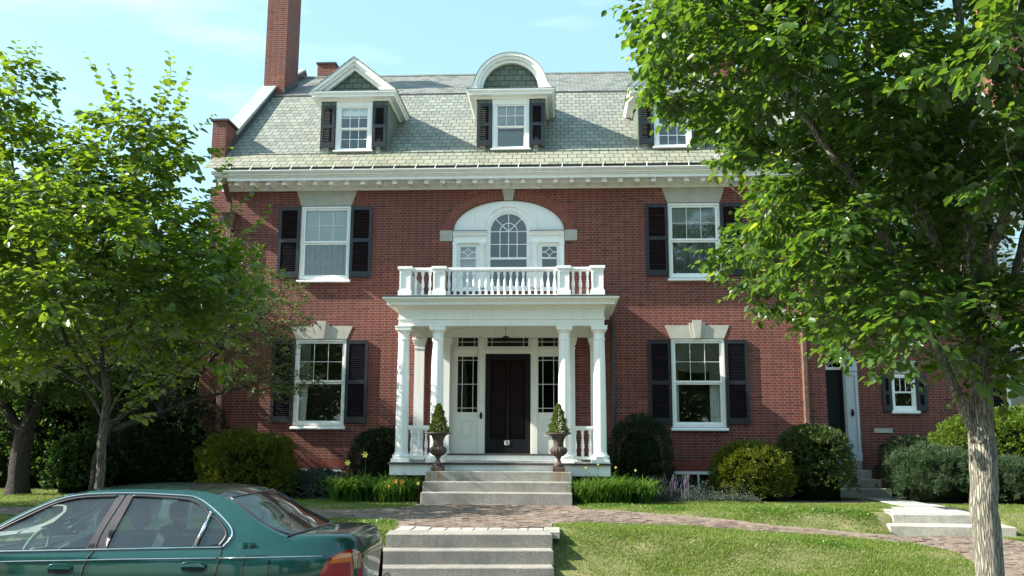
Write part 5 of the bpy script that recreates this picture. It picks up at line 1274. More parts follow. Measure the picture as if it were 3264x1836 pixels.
# inside
def seatb(x, y, back=True):
    b = B(); b.box(x - .25, x + .25, y - .24, y + .24, .42, .58, .05)
    b.add([(x + .20, y - .24, .50), (x + .32, y - .24, .50), (x + .32, y + .24, .50), (x + .20, y + .24, .50), (x + .42, y - .19, 1.05), (x + .50, y - .19, 1.05), (x + .50, y + .19, 1.05), (x + .42, y + .19, 1.05)], [(3, 2, 1, 0), (4, 5, 6, 7), (0, 1, 5, 4), (1, 2, 6, 5), (2, 3, 7, 6), (3, 0, 4, 7)])
    b.box(x + .44, x + .53, y - .12, y + .12, 1.09, 1.26, .035); b.box(x + .47, x + .49, y - .05, y + .05, 1.03, 1.10); return b
seatb(-2.78, YC - .37).build('front_seat', 'seat', car); seatb(-2.78, YC + .37).build('front_seat', 'seat', car)
b = B(); b.box(-1.95, -1.50, YC - .62, YC + .62, .42, .56, .05); b.add([(-1.55, YC - .62, .5), (-1.40, YC - .62, .5), (-1.40, YC + .62, .5), (-1.55, YC + .62, .5), (-1.36, YC - .60, 1.03), (-1.24, YC - .60, 1.03), (-1.24, YC + .60, 1.03), (-1.36, YC + .60, 1.03)], [(3, 2, 1, 0), (4, 5, 6, 7), (0, 1, 5, 4), (1, 2, 6, 5), (2, 3, 7, 6), (3, 0, 4, 7)]); b.build('rear_seat', 'seat', car)
b = B(); b.box(-1.30, -.92, YC - .62, YC + .62, .99, 1.01); b.build('parcel_shelf', 'trim', car)
b = B(); b.box(-3.70, -3.30, YC - .70, YC + .70, .70, .90, .05); b.build('dashboard', 'trim', car)
b = B(); b.tube([(-3.20 + .18 * math.cos(a) * .35, YC - .37 + .18 * math.sin(a), .90 + .18 * math.cos(a) * .93) for a in [k * math.pi / 12 for k in range(25)]], .016, 8, False); b.tube([(-3.38, YC - .37, .80), (-3.20, YC - .37, .90)], .03, 8); b.tube([(-3.2, YC - .54, .90), (-3.2, YC - .20, .90)], .014, 6); b.build('steering_wheel', 'beige', car, smooth=True)
b = B(); b.add([(-2.50, YC - .66, 1.16), (-2.46, YC - .66, 1.12), (-2.95, YC - .60, .90), (-3.03, YC - .60, .90)], [(0, 1, 2, 3)]); b.build('seat_belt', 'belt', car)
# ================================================================ vegetation
def chains(nodes, par, rad):
    n = len(nodes); kids = [[] for _ in range(n)]
    for i in range(n):
        if par[i] >= 0: kids[par[i]].append(i)
    out = []; stack = [(i, -1) for i in range(n) if par[i] < 0]
    while stack:
        i, p = stack.pop(); ch = [p] if p >= 0 else []
        ch.append(i)
        while kids[i]:
            k = sorted(kids[i], key=lambda j: -rad[j]); stack += [(j, i) for j in k[1:]]; i = k[0]; ch.append(i)
        out.append(ch)
    return out, kids
def limbs_mesh(name, nodes, rad, ch, mat, parent, wob=0.0):
    V = []; Fq = []; k0 = 0
    for c in ch:
        if len(c) < 2: continue
        p = nodes[c]; r = rad[c].copy()
        if len(c) > 1 and rad[c[0]] > rad[c[1]] * 1.25: r[0] = rad[c[1]]
        seg = 12 if r.max() > .06 else (8 if r.max() > .03 else (6 if r.max() > .01 else 4))
        t = np.gradient(p, axis=0); t = norm(t); up = np.array([1.0, .13, .05]); 
        a = np.arange(seg) / seg * 2 * math.pi
        for i in range(len(c)):
            u = up - t[i] * up.dot(t[i]); u /= np.linalg.norm(u) + 1e-9; w = np.cross(t[i], u); rr = r[i] * (1 + wob * np.sin(a * 3 + i * .7) * .5)
            V.append(p[i] + (np.cos(a) * rr)[:, None] * u + (np.sin(a) * rr)[:, None] * w)
        for i in range(len(c) - 1):
            q = k0 + i * seg + np.arange(seg); q2 = k0 + i * seg + (np.arange(seg) + 1) % seg; Fq.append(np.stack([q, q2, q2 + seg, q + seg], 1))
        k0 += len(c) * seg
    V = np.concatenate(V); Fq = np.concatenate(Fq); return npmesh(name, V, Fq.ravel(), np.full(len(Fq), 4), mat, parent, smooth=True)
def grow(att, nodes, par, step=.22, kill=.32, infl=2.0, iters=90, rg=None, bias=(0, 0, .12)):
    nodes = [np.array(p, float) for p in nodes]; par = list(par); att = att.copy(); bias = np.array(bias)
    d = np.full(len(att), 1e9); near = np.zeros(len(att), int); new = list(range(len(nodes)))
    for it in range(iters):
        for k in new:
            dd = np.linalg.norm(att - nodes[k], axis=1); m_ = dd < d; d[m_] = dd[m_]; near[m_] = k
        alive = d > kill; att, d, near = att[alive], d[alive], near[alive]
        if len(att) == 0: break
        ok = d < infl
        if not ok.any(): infl *= 1.5; new = []; continue
        new = []
        for k in np.unique(near[ok]):
            v = norm(att[ok & (near == k)] - nodes[k]).sum(0); v /= np.linalg.norm(v) + 1e-9; v = v + bias + rg.normal(size=3) * .08; v /= np.linalg.norm(v)
            q = nodes[k] + v * step
            if par.count(k) > 3: continue
            nodes.append(q); par.append(int(k)); new.append(len(nodes) - 1)
        if not new: infl *= 1.3
    return np.array(nodes), par
def radii(n, par, tip=.004, e=2.25, base=None):
    r = np.zeros(n)
    for i in range(n - 1, -1, -1):
        if r[i] == 0: r[i] = tip ** e
        if par[i] >= 0: r[par[i]] += r[i]
    r = r ** (1 / e)
    if base: r = tip + (np.maximum(r - tip, 0) / (r[0] - tip)) ** 1.22 * (base - tip)
    return r
def ell_pts(rg, n, c, r, shell=.45, squash=None):
    v = norm(rg.normal(size=(n, 3))); u = (shell + (1 - shell) * rg.random(n)) ** (1 / 2.0)
    k = 1 + .13 * np.sin(v[:, 0] * 5 + c[0]) * np.cos(v[:, 1] * 4 + c[2]) + .10 * np.sin(v[:, 2] * 7 + v[:, 0] * 3)
    return np.array(c) + v * np.array(r) * (u * k)[:, None]
def sprays(rg, nodes, par, rad, per, count, leafL, leafW, thick, slen=(.25, .5), droop=.35, mat='leafR', parent=None, name='crown', up=0.2, skip=.2, extra=None, gap=0, shootmat='bark2', spacing=.045):
    """shoots with alternate leaves on thin twigs"""
    thin = np.where(rad < thick)[0]; P, D, Nn, L, Wd = [], [], [], [], []; shoots = []
    nodes_p = nodes
    for i in thin:
        if par[i] < 0 or rg.random() < skip: continue
        if gap:
            q = nodes[i] * 2.6; g_ = math.sin(q[0] * 1.3 + 2 * math.sin(q[2])) * math.sin(q[1] * 1.1 + q[2] * .7) + .6 * math.sin(q[2] * 1.7 + q[0] * .9)
            if g_ < gap and rg.random() < .8: continue
        t = nodes[i] - nodes[par[i]]; t /= np.linalg.norm(t) + 1e-9
        for s in range(per):
            d = t * .8 + rg.normal(size=3) * .75; d[2] = d[2] * .6 + up; d /= np.linalg.norm(d)
            shoots.append((nodes[i], d, slen[0] + rg.random() * (slen[1] - slen[0])))
    if extra: shoots += extra
    rg.shuffle(shoots) if False else None
    tw = []
    for p, d, ln in shoots:
        n = max(3, int(ln / spacing)); side = np.cross(d, [0, 0, 1.0]); side = side / (np.linalg.norm(side) + 1e-6); c = p.copy(); dd = d.copy(); tw.append(p.copy()); 
        cc = p.copy(); seq = [p.copy()]
        for k in range(n):
            dd = dd + np.array([0, 0, -droop * .06]) + rg.normal(size=3) * .05; dd /= np.linalg.norm(dd); cc = cc + dd * (ln / n); seq.append(cc.copy())
            if k < 1: continue
            sg = 1 if k % 2 else -1; ld = side * sg * .85 + dd * .65 + np.array([0, 0, -droop]) + rg.normal(size=3) * .22
            nn = np.array([0, 0, 1.0]) + side * sg * -.15 + rg.normal(size=3) * .38
            sc = (.55 + .45 * math.sin(math.pi * min(1, (k + .6) / n) ** .8)) * (.62 + .62 * rg.random())
            P.append(cc + ld * .008); D.append(ld); Nn.append(nn); L.append(leafL * sc); Wd.append(leafW * sc)
        tw.append(seq)
    P, D, Nn = map(np.array, (P, D, Nn)); o = leaves(name, P, D, Nn, np.array(L), np.array(Wd), mat, parent, .16, .12)
    # twig meshes
    V = []; Fq = []; k0 = 0
    for seq in tw[1::2]:
        seq = np.array(seq)[::2]; m_ = len(seq)
        if m_ < 2: continue
        w = .0022
        for q in seq: V += [q + [w, 0, 0], q + [-w * .5, w * .87, 0], q + [-w * .5, -w * .87, 0]]
        for i in range(m_ - 1):
            for j in range(3): a = k0 + i * 3 + j; b_ = k0 + i * 3 + (j + 1) % 3; Fq.append((a, b_, b_ + 3, a + 3))
        k0 += m_ * 3
    Fq = np.array(Fq); npmesh('twigs', np.array(V), Fq.ravel(), np.full(len(Fq), 4), shootmat, parent)
    return len(P)
def polyline(pts, step=.2):
    out = [np.array(pts[0], float)]
    for a, c in zip(pts[:-1], pts[1:]):
        a, c = np.array(a, float), np.array(c, float); k = max(1, int(np.linalg.norm(c - a) / step))
        for i in range(1, k + 1): out.append(a + (c - a) * i / k)
    return out
def make_tree(name, loc, label, stems, att, base, bark, leafargs, seed, step=.22, kill=.32, flare=True, extra=None, tip=.0045, thick=.008, bias=(0, 0, .12), emax=2.25):
    rg = np.random.default_rng(seed); root = empty(name, loc, label, 'tree')
    nodes = []; par = []
    for k, st_ in enumerate(stems):
        pl = polyline(st_)
        if k == 0: s0 = -1; start = 0
        else:
            dd = [np.linalg.norm(pl[0] - q) for q in nodes]; s0 = int(np.argmin(dd)); pl = pl[1:]
        for q in pl:
            w = rg.normal(size=3) * .012 * (1 if len(nodes) > 4 else 0); nodes.append(q + w); par.append(s0); s0 = len(nodes) - 1
    nst = len(nodes)
    att = np.concatenate(att) if isinstance(att, list) else att
    nodes, par = grow(att, nodes, par, step, kill, 2.0, 90, rg, bias)
    rad = radii(len(nodes), par, tip, emax, base)
    if flare: rad = np.where(nodes[:, 2] < loc[2] + .35, rad * (1 + .5 * np.clip(1 - (nodes[:, 2] - loc[2]) / .35, 0, 1) ** 2), rad)
    ch, kids = chains(nodes, par, rad); limbs_mesh('trunk', nodes, rad, ch, bark, root, .06)
    n = sprays(rg, nodes, par, rad, parent=root, thick=thick, extra=extra(nodes, rg) if extra else None, **leafargs)
    return root

rg = np.random.default_rng(21)
# --- street tree on the right
tx, ty = 5.46, -12.1
att = [ell_pts(rg, 1500, (5.5, -12.0, 6.9), (3.75, 3.2, 3.6), .30), ell_pts(rg, 300, (3.6, -12.3, 5.6), (1.75, 2.0, 1.5)), ell_pts(rg, 260, (4.5, -11.6, 4.0), (1.5, 2.0, 1.2)),
       ell_pts(rg, 130, (4.55, -12.4, 2.95), (1.25, 1.1, .42)), ell_pts(rg, 330, (7.0, -12.0, 4.6), (2.2, 2.4, 1.9)), ell_pts(rg, 110, (5.6, -12.6, 2.85), (1.3, .9, .42)), ell_pts(rg, 60, (5.3, -12.3, 2.7), (.8, .8, .28)), ell_pts(rg, 50, (5.6, -12.4, 2.5), (.8, .7, .22))]
a_ = np.concatenate(att); lim = np.interp(a_[:, 2], [2.2, 2.5, 2.85, 3.35, 3.95, 4.3, 4.8, 5.3, 5.7, 6.3, 7], [4.8, 4.35, 3.95, 3.35, 2.9, 3.45, 2.95, 2.6, 2.1, 1.9, 2.1]); a_ = a_[(a_[:, 0] > lim + .15) & (a_[:, 2] > 2.25)]; a_ = a_[(a_[:, 0] < 6.3) | (rg.random(len(a_)) < .6)]
make_tree('street_tree', (tx, ty, .07), 'big tree with rough grey trunk and dense crown in front of the side path steps', [
    [(tx, ty, .05), (tx, ty, 1.0), (tx + .03, ty, 2.0), (tx + .08, ty + .03, 2.6), (tx + .05, ty + .1, 3.6), (tx + .2, ty, 5.2), (tx + .1, ty, 7.0), (tx + .1, ty, 8.8)],
    [(tx + .02, ty, 1.75), (5.28, -12.15, 2.25), (5.05, -12.25, 2.75), (4.75, -12.3, 3.5), (4.3, -12.4, 4.4), (3.6, -12.5, 5.4)],
    [(tx + .06, ty, 2.35), (5.82, -12.05, 2.75), (6.05, -11.9, 3.6), (6.6, -11.7, 4.8), (7.1, -11.6, 6.4)],
    [(tx + .07, ty + .05, 2.9), (5.25, -11.9, 3.9), (4.95, -11.6, 5.0), (4.6, -11.4, 6.4), (4.3, -11.3, 7.6)],
    [(tx + .05, ty + .05, 3.3), (5.7, -12.6, 4.2), (5.9, -13.2, 5.4), (5.8, -13.7, 6.8)],
    [(tx + .05, ty + .1, 3.6), (6.0, -11.3, 4.6), (6.3, -10.6, 6.0)]], a_, .130, 'bark',
    dict(per=8, count=0, leafL=.130, leafW=.090, slen=(.26, .5), droop=.42, mat='leafR', up=.08, skip=.0, spacing=.055, gap=-.42), 31, step=.20, kill=.27, thick=.0125, emax=2.35)
# --- young tree on the left
lx, ly = -5.03, -9.1; KS = .77; bx, by_ = -3.565, -12.05; gl0 = .075; gl = (gl0 - .4255) / KS
def TL(p): p = np.asarray(p, float); return (p - [lx, ly, 0]) * KS + [bx, by_, .4255]
att = [ell_pts(rg, 620, (-5.15, -9.1, 4.35), (2.15, 2.1, 1.6), .25), ell_pts(rg, 80, (-6.75, -9.1, 6.1), (.5, .8, 1.2)), ell_pts(rg, 90, (-4.75, -9.2, 5.8), (.8, .9, .7)), ell_pts(rg, 150, (-3.9, -9.2, 3.7), (1.0, 1.1, .8)),
       ell_pts(rg, 130, (-6.1, -9.3, 3.0), (1.4, 1.2, .45)), ell_pts(rg, 200, (-6.9, -9.0, 4.6), (1.3, 1.6, 1.5))]
att = np.concatenate(att); att = att[att[:, 0] < np.interp(att[:, 2], [2.5, 2.9, 3.5, 4.5, 5.2, 5.6, 6.8], [-4.2, -3.2, -2.95, -3.4, -4.0, -4.1, -4.25])]; att = TL(att)
def shootsL(nodes, rg):
    out = []; tops = [(-7.0, -9.1, 7.2, -.05, .75), (-6.75, -9.3, 6.7, .15, .9), (-6.55, -9.1, 7.0, .1, .6), (-6.1, -9.1, 6.35, -.25, .75), (-5.35, -9.1, 6.55, -.1, .9), (-5.0, -9.2, 6.45, .05, .7), (-4.7, -9.0, 6.45, -.1, .75), (-4.45, -9.1, 6.6, .25, .8), (-4.25, -9.1, 6.45, .35, .7), (-4.1, -9.2, 5.9, .5, .6), (-3.9, -9.0, 5.5, .6, .6), (-3.75, -9.1, 5.3, .65, .55), (-3.6, -9.2, 4.8, .8, .6), (-3.3, -9.1, 4.5, .85, .55), (-3.1, -9.0, 3.7, .9, .5), (-6.3, -9.2, 6.5, .3, .6), (-5.0, -9.1, 6.6, -.2, .6)]
    for x, y, z, lean, ln in tops:
        p = TL([x, y, z]); ln *= KS; q = nodes[np.argmin(np.linalg.norm(nodes - p, axis=1))]; d = p + np.array([lean * ln, 0, ln]) - q; l = np.linalg.norm(d); out.append((q.copy(), d / l, l))
    return out
make_tree('young_street_tree', (bx, by_, gl0), 'slender young tree with bright green leaves behind the parked car at the left', [[tuple(TL(q)) for q in s] for s in [
    [(lx, ly, gl - .05), (lx - .01, ly, 1.4), (lx - .06, ly, 2.4), (lx - .12, ly, 3.1), (lx - .22, ly, 4.1), (lx - .30, ly, 5.2), (lx - .25, ly, 6.1)],
    [(lx - .02, ly, 3.0), (-5.25, ly, 3.9), (-5.6, ly - .1, 5.0), (-5.8, ly, 5.9)], [(lx - .02, ly, 2.95), (-5.0, ly + .1, 3.9), (-4.75, ly + .1, 5.0), (-4.6, ly, 6.1)],
    [(lx - .03, ly, 2.1), (-4.6, ly - .1, 2.8), (-4.0, ly - .1, 3.6), (-3.5, ly, 4.3)], [(lx - .03, ly, 1.95), (-4.4, ly + .1, 2.5), (-3.6, ly + .1, 3.1), (-3.1, ly, 3.6)],
    [(lx - .03, ly, 2.4), (-5.6, ly - .1, 3.1), (-6.2, ly, 4.1), (-6.7, ly, 5.6), (-6.9, ly, 6.9)], [(lx - .02, ly, 2.2), (-5.7, ly + .2, 2.7), (-6.4, ly + .1, 3.3), (-7.0, ly, 4.1)],
    [(lx - .02, ly, 2.6), (-4.5, ly - .5, 3.4), (-4.0, ly - .9, 4.3)], [(lx - .02, ly, 2.6), (-5.3, ly - .6, 3.4), (-5.7, ly - 1.2, 4.2)]]], att, .047, 'bark2',
    dict(per=4, count=0, leafL=.108, leafW=.084, slen=(.18, .36), droop=.30, mat='leafL', up=.30, skip=.0, spacing=.038), 32, step=.15, kill=.21, extra=shootsL, thick=.0105, tip=.0035)
# --- fine leaved tree by the house corner
att = [ell_pts(rg, 700, (-7.3, -2.6, 4.6), (2.6, 1.7, 1.7), .3), ell_pts(rg, 260, (-5.2, -2.7, 4.3), (1.35, 1.2, .75)), ell_pts(rg, 150, (-5.0, -2.6, 3.1), (1.25, 1.0, .5)), ell_pts(rg, 60, (-5.0, -2.6, 5.1), (.7, .7, .35))]
make_tree('ornamental_tree', (-8.62, -2.4, GZ), 'small fine leaved tree spreading against the left corner of the house', [
    [(-8.62, -2.4, .5), (-8.58, -2.4, 1.4), (-8.3, -2.35, 2.2), (-7.3, -2.3, 3.2)], [(-8.3, -2.3, 2.25), (-6.6, -2.5, 3.0), (-5.8, -2.6, 3.9), (-5.0, -2.7, 4.4)], [(-8.6, -2.3, 1.9), (-6.6, -2.5, 2.6), (-5.4, -2.6, 2.9)],
    [(-7.3, -2.3, 2.4), (-8.0, -2.4, 3.4), (-8.5, -2.4, 4.6)], [(-7.3, -2.3, 2.4), (-7.2, -2.6, 3.8), (-7.0, -2.7, 5.2)]], att, .09, 'bark3',
    dict(per=5, count=0, leafL=.062, leafW=.034, slen=(.18, .36), droop=.25, mat='leafM', up=.15, skip=.0, spacing=.026, shootmat='bark3'), 33, step=.2, kill=.28, thick=.012)
# --- big old tree at the far left
att = [ell_pts(rg, 900, (-11.0, -1.2, 5.4), (3.6, 3.0, 2.7), .25), ell_pts(rg, 200, (-10.4, -2.0, 3.3), (2.2, 1.6, .7))]
make_tree('shade_tree', (-10.68, -1.7, GZ), 'dark trunked shade tree dividing low, at the far left edge of the lawn', [
    [(-10.68, -1.7, .5), (-10.68, -1.7, 1.3), (-10.6, -1.7, 2.1), (-10.2, -1.6, 3.0), (-9.7, -1.5, 4.4)], [(-10.66, -1.7, 1.9), (-11.2, -1.6, 2.5), (-11.8, -1.5, 3.6), (-12.2, -1.4, 5.0)],
    [(-10.62, -1.7, 2.1), (-10.75, -1.4, 3.2), (-10.9, -1.0, 5.0)], [(-10.66, -1.7, 1.8), (-11.4, -2.0, 2.3), (-12.4, -2.3, 2.9)]], att, .21, 'bark3',
    dict(per=9, count=0, leafL=.115, leafW=.082, slen=(.25, .5), droop=.35, mat='leafD', up=.1, skip=.0, spacing=.06, shootmat='bark3'), 34, step=.25, kill=.36, thick=.013, tip=.006)

# --- shrubs
def shrub(name, label, c, r, mat, n, size, seed, group=None, lobes=0, flat=.55, zb=None, ry=None, cat='shrub', tuft=10, spread=.6, lump=.10):
    """clipped or loose bush: short shoots all over an uneven rounded body"""
    rg = np.random.default_rng(seed); zb = GZ if zb is None else zb; o = empty(name, (c[0], c[1], zb), label, cat, group)
    n = int(n * 1.6); m_ = n // tuft; v = norm(rg.normal(size=(m_, 3))); v[:, 2] = np.where(v[:, 2] < -.55, -v[:, 2], v[:, 2])
    low = np.where(v[:, 2] < 0, 1 / np.sqrt(np.maximum(1 - v[:, 2] ** 2, .25)), 1) ** .9
    f1 = sum(np.sin(v @ (rg.normal(size=3) * k) + rg.random() * 6) / k ** .6 for k in (3, 5, 8, 12, 17))
    k = 1 + lump * f1 / 1.6
    sup = (np.abs(v) ** 2.6).sum(1) ** (-1 / 2.6)
    dep = rg.random(m_) ** 1.5 * .26 - .03 * rg.random(m_)
    rr = np.array([r[0], ry or r[0] * .9, r[1]]); P = np.array(c) + v * rr * (sup * k * (1 - dep))[:, None] * np.stack([low, low, np.ones(m_)], 1)
    P[:, 2] = np.maximum(P[:, 2], zb + .03)
    P = np.repeat(P, tuft, 0); v = np.repeat(v, tuft, 0); n = len(P); P = P + rg.normal(size=(n, 3)) * size[0] * .35; P[:, 2] = np.maximum(P[:, 2], zb + .02)
    D = v * np.array([1, 1, .8]) + np.repeat(rg.normal(size=(m_, 3)) * .35, tuft, 0) + rg.normal(size=(n, 3)) * spread + np.array([0, 0, .25])
    L = size[0] * (.6 + .8 * rg.random(n)); Wd = size[1] * (.7 + .6 * rg.random(n))
    leaves('foliage', P, D, rg.normal(size=(n, 3)) + v * .4, L, Wd, mat, o, .1)
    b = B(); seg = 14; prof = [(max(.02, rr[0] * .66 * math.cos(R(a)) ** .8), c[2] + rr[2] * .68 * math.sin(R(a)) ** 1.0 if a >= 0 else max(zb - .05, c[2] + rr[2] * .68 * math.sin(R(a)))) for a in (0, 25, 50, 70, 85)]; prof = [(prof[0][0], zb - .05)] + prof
    b.lathe(prof, 0, 0, 0, seg); b.v = [(c[0] + x, c[1] + y * rr[1] / rr[0], z) for x, y, z in b.v]; b.build('dark_core', 'core', o, smooth=True)  # solid dark core standing in for the shade between the twigs
    if zb < c[2] - rr[2]: pass
    b = B(); b.tube([(c[0], c[1], zb - .05), (c[0] + .02, c[1], c[2])], .035, 6); b.build('stem', 'bark3', o)
    return o
GS = 'shrubs in the beds in front of the house'
shrub('shrub', 'large round golden green cypress bush below the lower left window', (-5.42, -1.95, 1.22), (.95, .72), 'gold', 17000, (.075, .020), 41, GS, lump=.20)
shrub('shrub', 'dark rounded yew just left of the white porch columns', (-2.80, -.95, 1.30), (.66, .74), 'yew', 9000, (.045, .016), 42, GS, lump=.10)
shrub('shrub', 'dark rounded yew just right of the white porch columns', (3.02, -1.0, 1.42), (.70, .90), 'yew', 10000, (.045, .016), 43, GS, lump=.10)
shrub('shrub', 'low round golden cypress bush below the lower right window', (5.32, -1.55, 1.10), (.78, .66), 'gold', 12000, (.07, .019), 44, GS, lump=.17)
shrub('shrub', 'tall clipped dark green yew beside the copper downspout, lit along its top', (6.75, -1.15, 1.32), (.80, .82), 'yew2', 15000, (.05, .018), 45, GS, lump=.09)
shrub('shrub', 'bluish green mugo pine beside the flagstones of the side door', (9.15, -1.55, 1.12), (.88, .56), 'pine', 16000, (.085, .009), 46, GS, lump=.22, tuft=34, spread=.8)
shrub('shrub', 'bright yellow green arborvitae hedge bush behind the big street tree', (11.3, -.55, 1.55), (1.75, .98), 'arb', 24000, (.055, .026), 47, GS, lump=.12, ry=.95)
shrub('shrub', 'dark yew tucked behind the mugo pine under the small window', (9.35, .25, 1.25), (.75, .68), 'yew', 7000, (.05, .016), 48, GS, lump=.1)
shrub('shrub', 'second mugo pine mound partly behind the street tree trunk', (10.55, -1.75, 1.02), (.75, .48), 'pine', 12000, (.08, .009), 58, GS, lump=.2, tuft=34, spread=.8)
shrub('shrub', 'rounded green yew beyond the arborvitae at the far right', (14.2, -.6, 1.3), (.95, .8), 'yew2', 12000, (.05, .018), 59, GS, lump=.12)
shrub('hedge', 'tall black green yew hedge in deep shade behind the young tree', (-8.2, .2, 1.6), (1.75, 1.25), 'yew', 20000, (.06, .022), 49, None, lump=.12, ry=1.1, cat='hedge')
shrub('hedge', 'dark hedge behind the shade tree at the far left', (-12.2, 1.6, 1.7), (2.1, 1.5), 'leafD', 14000, (.09, .05), 50, None, lump=.14, ry=1.3, cat='hedge')
shrub('shrub', 'loose bright green sapling bush in front of the dark hedge', (-9.75, -.9, 1.15), (.62, .65), 'leafD', 3500, (.085, .05), 51, GS, lump=.25)
for k, (x, y, z, rx, rz, s, lab) in enumerate([(-10.2, 4.5, 3.0, 2.4, 2.6, 52, 'tall evergreen screen left of the house, nearest the brick gable'), (-13.5, 4.0, 3.0, 2.5, 2.6, 53, 'tall evergreen screen at the far left behind the shade tree')]):
    shrub('evergreen', lab, (x, y, z), (rx, rz), 'leafD', 16000, (.11, .06), s, None, lump=.16, cat='tree')
def bg_tree(x, y, h, r, seed, label, mat='leafD', n=9000, grp='trees across the street', ls=.30):
    rg = np.random.default_rng(seed); o = empty('background_tree', (x, y, .0), label, 'tree', grp)
    P = ell_pts(rg, n, (x, y, h - r), (r, r, r * 1.05), .3); leaves('crown', P, rg.normal(size=(n, 3)) - [0, 0, .5], rg.normal(size=(n, 3)) + [0, 0, 1], ls, ls * .72, mat, o)
    b = B(); b.tube([(x, y, -.1), (x, y, h * .4), (x + .2, y, h - r)], [.28, .22, .10], 10); b.build('trunk', 'bark3', o, smooth=True)
bg_tree(-12.6, -7.0, 9.0, 2.9, 66, 'leafy lawn tree beyond the left edge of the lawn', n=14000, grp=None, ls=.18)
bg_tree(-7.5, -38, 11, 4.2, 61, 'leafy tree across the street behind the camera, left'); bg_tree(-1.5, -36, 8.5, 3.4, 62, 'leafy tree across the street behind the camera, middle')
bg_tree(13, -37, 10.5, 4.2, 63, 'leafy tree across the street behind the camera, right'); bg_tree(-16, -36, 10, 4.0, 64, 'leafy tree across the street behind the camera, far left'); bg_tree(22, -38, 11, 4.5, 65, 'leafy tree across the street behind the camera, far right')
hs = empty('white_house', (4.5, -42, 0), 'pale gabled wooden house across the street behind the camera', 'house')
b = B(); b.prism([(0, 0), (9, 0), (9, 6.5), (4.5, 10.5), (0, 6.5)], -42, -50); b.build('wall', 'cream', hs)
b = B()
for s, x in ((1, 4.5), (-1, 4.5)): b.add([(4.5, -41.6, 10.9), (4.5, -50.4, 10.9), (4.5 + s * 5.1, -50.4, 6.35), (4.5 + s * 5.1, -41.6, 6.35)], [(0, 1, 2, 3)])
b.build('roof', 'lead', hs)
for x in (1.6, 4.0, 6.4):
    for z in (1.2, 4.2): b = B(); b.box(x, x + 1.0, -42.0, -41.95, z, z + 1.6); b.build('window', 'black', hs)

# --- strap-leaved plants
def strap(name, label, x0, x1, y0, y1, n, h, mat, seed, w=.024, group='daylily clumps beside the steps', cat='plant', clumps=9):
    rg = np.random.default_rng(seed); cxs = np.stack([x0 + (x1 - x0) * rg.random(clumps), y0 + (y1 - y0) * rg.random(clumps)], 1)
    V = []; Fq = []; k = 0; NS = 6
    for i in range(n):
        c = cxs[rg.integers(clumps)] + rg.normal(size=2) * .05; a = rg.random() * 6.283; ln = h * (.6 + .6 * rg.random()); bend = .8 + rg.random() * 1.3
        th = .12 + rg.random() * .35; p = np.array([c[0], c[1], gz1(c[0], c[1])]); d2 = np.array([math.cos(a), math.sin(a)]); sd = np.array([-math.sin(a), math.cos(a), 0])
        for j in range(NS + 1):
            t = j / NS; ang = th + bend * t * t * 1.6; ww = w * (1 - t ** 2.5) * .5 + .0008; V += [p + sd * ww, p - sd * ww]
            p = p + np.array([d2[0] * math.sin(ang), d2[1] * math.sin(ang), math.cos(ang)]) * ln / NS
        for j in range(NS): q = k + j * 2; Fq.append((q, q + 1, q + 3, q + 2))
        k += (NS + 1) * 2
    root = empty(name, ((x0 + x1) / 2, (y0 + y1) / 2, GZ), label, cat, group)
    Fq = np.array(Fq); npmesh('foliage', np.array(V), Fq.ravel(), np.full(len(Fq), 4), mat, root); return root
def flower(root, x, y, z, mat, s=.06, stemz=None):
    b = B(); 
    for k in range(6):
        a = k * math.pi / 3; c_, s_ = math.cos(a), math.sin(a)
        b.add([(x, y, z), (x + c_ * s * .5 - s_ * s * .28, y - s * .25, z + s_ * s * .5 + c_ * s * .28), (x + c_ * s, y - s * .42, z + s_ * s), (x + c_ * s * .5 + s_ * s * .28, y - s * .25, z + s_ * s * .5 - c_ * s * .28)], [(0, 1, 2, 3)])
    f = b.build('flower', mat, root); b = B(); b.tube([(x + .03, y + .06, stemz or GZ), (x, y + .02, z)], .004, 4); b.build('stem', 'lily', f)
d1 = strap('daylily_bed', 'shaded daylilies with a few yellow and orange flowers left of the porch steps', -3.3, -1.6, -3.25, -2.7, 1300, .70, 'lily', 71, clumps=16)
for (x, y, z, mt, s) in ((-2.72, -2.9, 1.52, 'yellow', .075), (-3.05, -3.0, 1.36, 'yellow', .07), (-2.02, -3.3, 1.02, 'orange', .06), (-1.88, -3.3, 1.0, 'orange', .06), (-1.56, -3.3, .98, 'yellow', .045), (-2.15, -3.32, .93, 'orange', .04)): flower(d1, x, y, z, mt, s)
d2 = strap('daylily_bed', 'bright sunlit daylilies with pale buds right of the porch steps', 1.6, 3.0, -3.35, -2.75, 1500, .68, 'lily', 72, clumps=16)
for (x, y, z) in ((1.75, -3.1, 1.30), (2.0, -3.0, 1.36), (2.35, -3.0, 1.30), (2.75, -2.9, 1.24)): flower(d2, x, y, z, 'yellow', .03)
d3 = strap('lavender_bed', 'dusky lavender spikes by the basement window', 3.05, 4.0, -2.5, -1.5, 420, .42, 'silver', 73, .006, None)
b = B(); rg3 = np.random.default_rng(5)
for i in range(45):
    x, y = 3.1 + rg3.random() * .85, -2.6 + rg3.random() * 1.0; h = .28 + rg3.random() * .22; b.tube([(x, y, .6), (x + rg3.normal() * .05, y, .6 + h)], .003, 3); b.lathe([(.003, 0), (.009, .03), (.008, .08), (.002, .11)], x + .0, y, .6 + h - .03, 5)
b.build('flower_spikes', 'lav', d3)
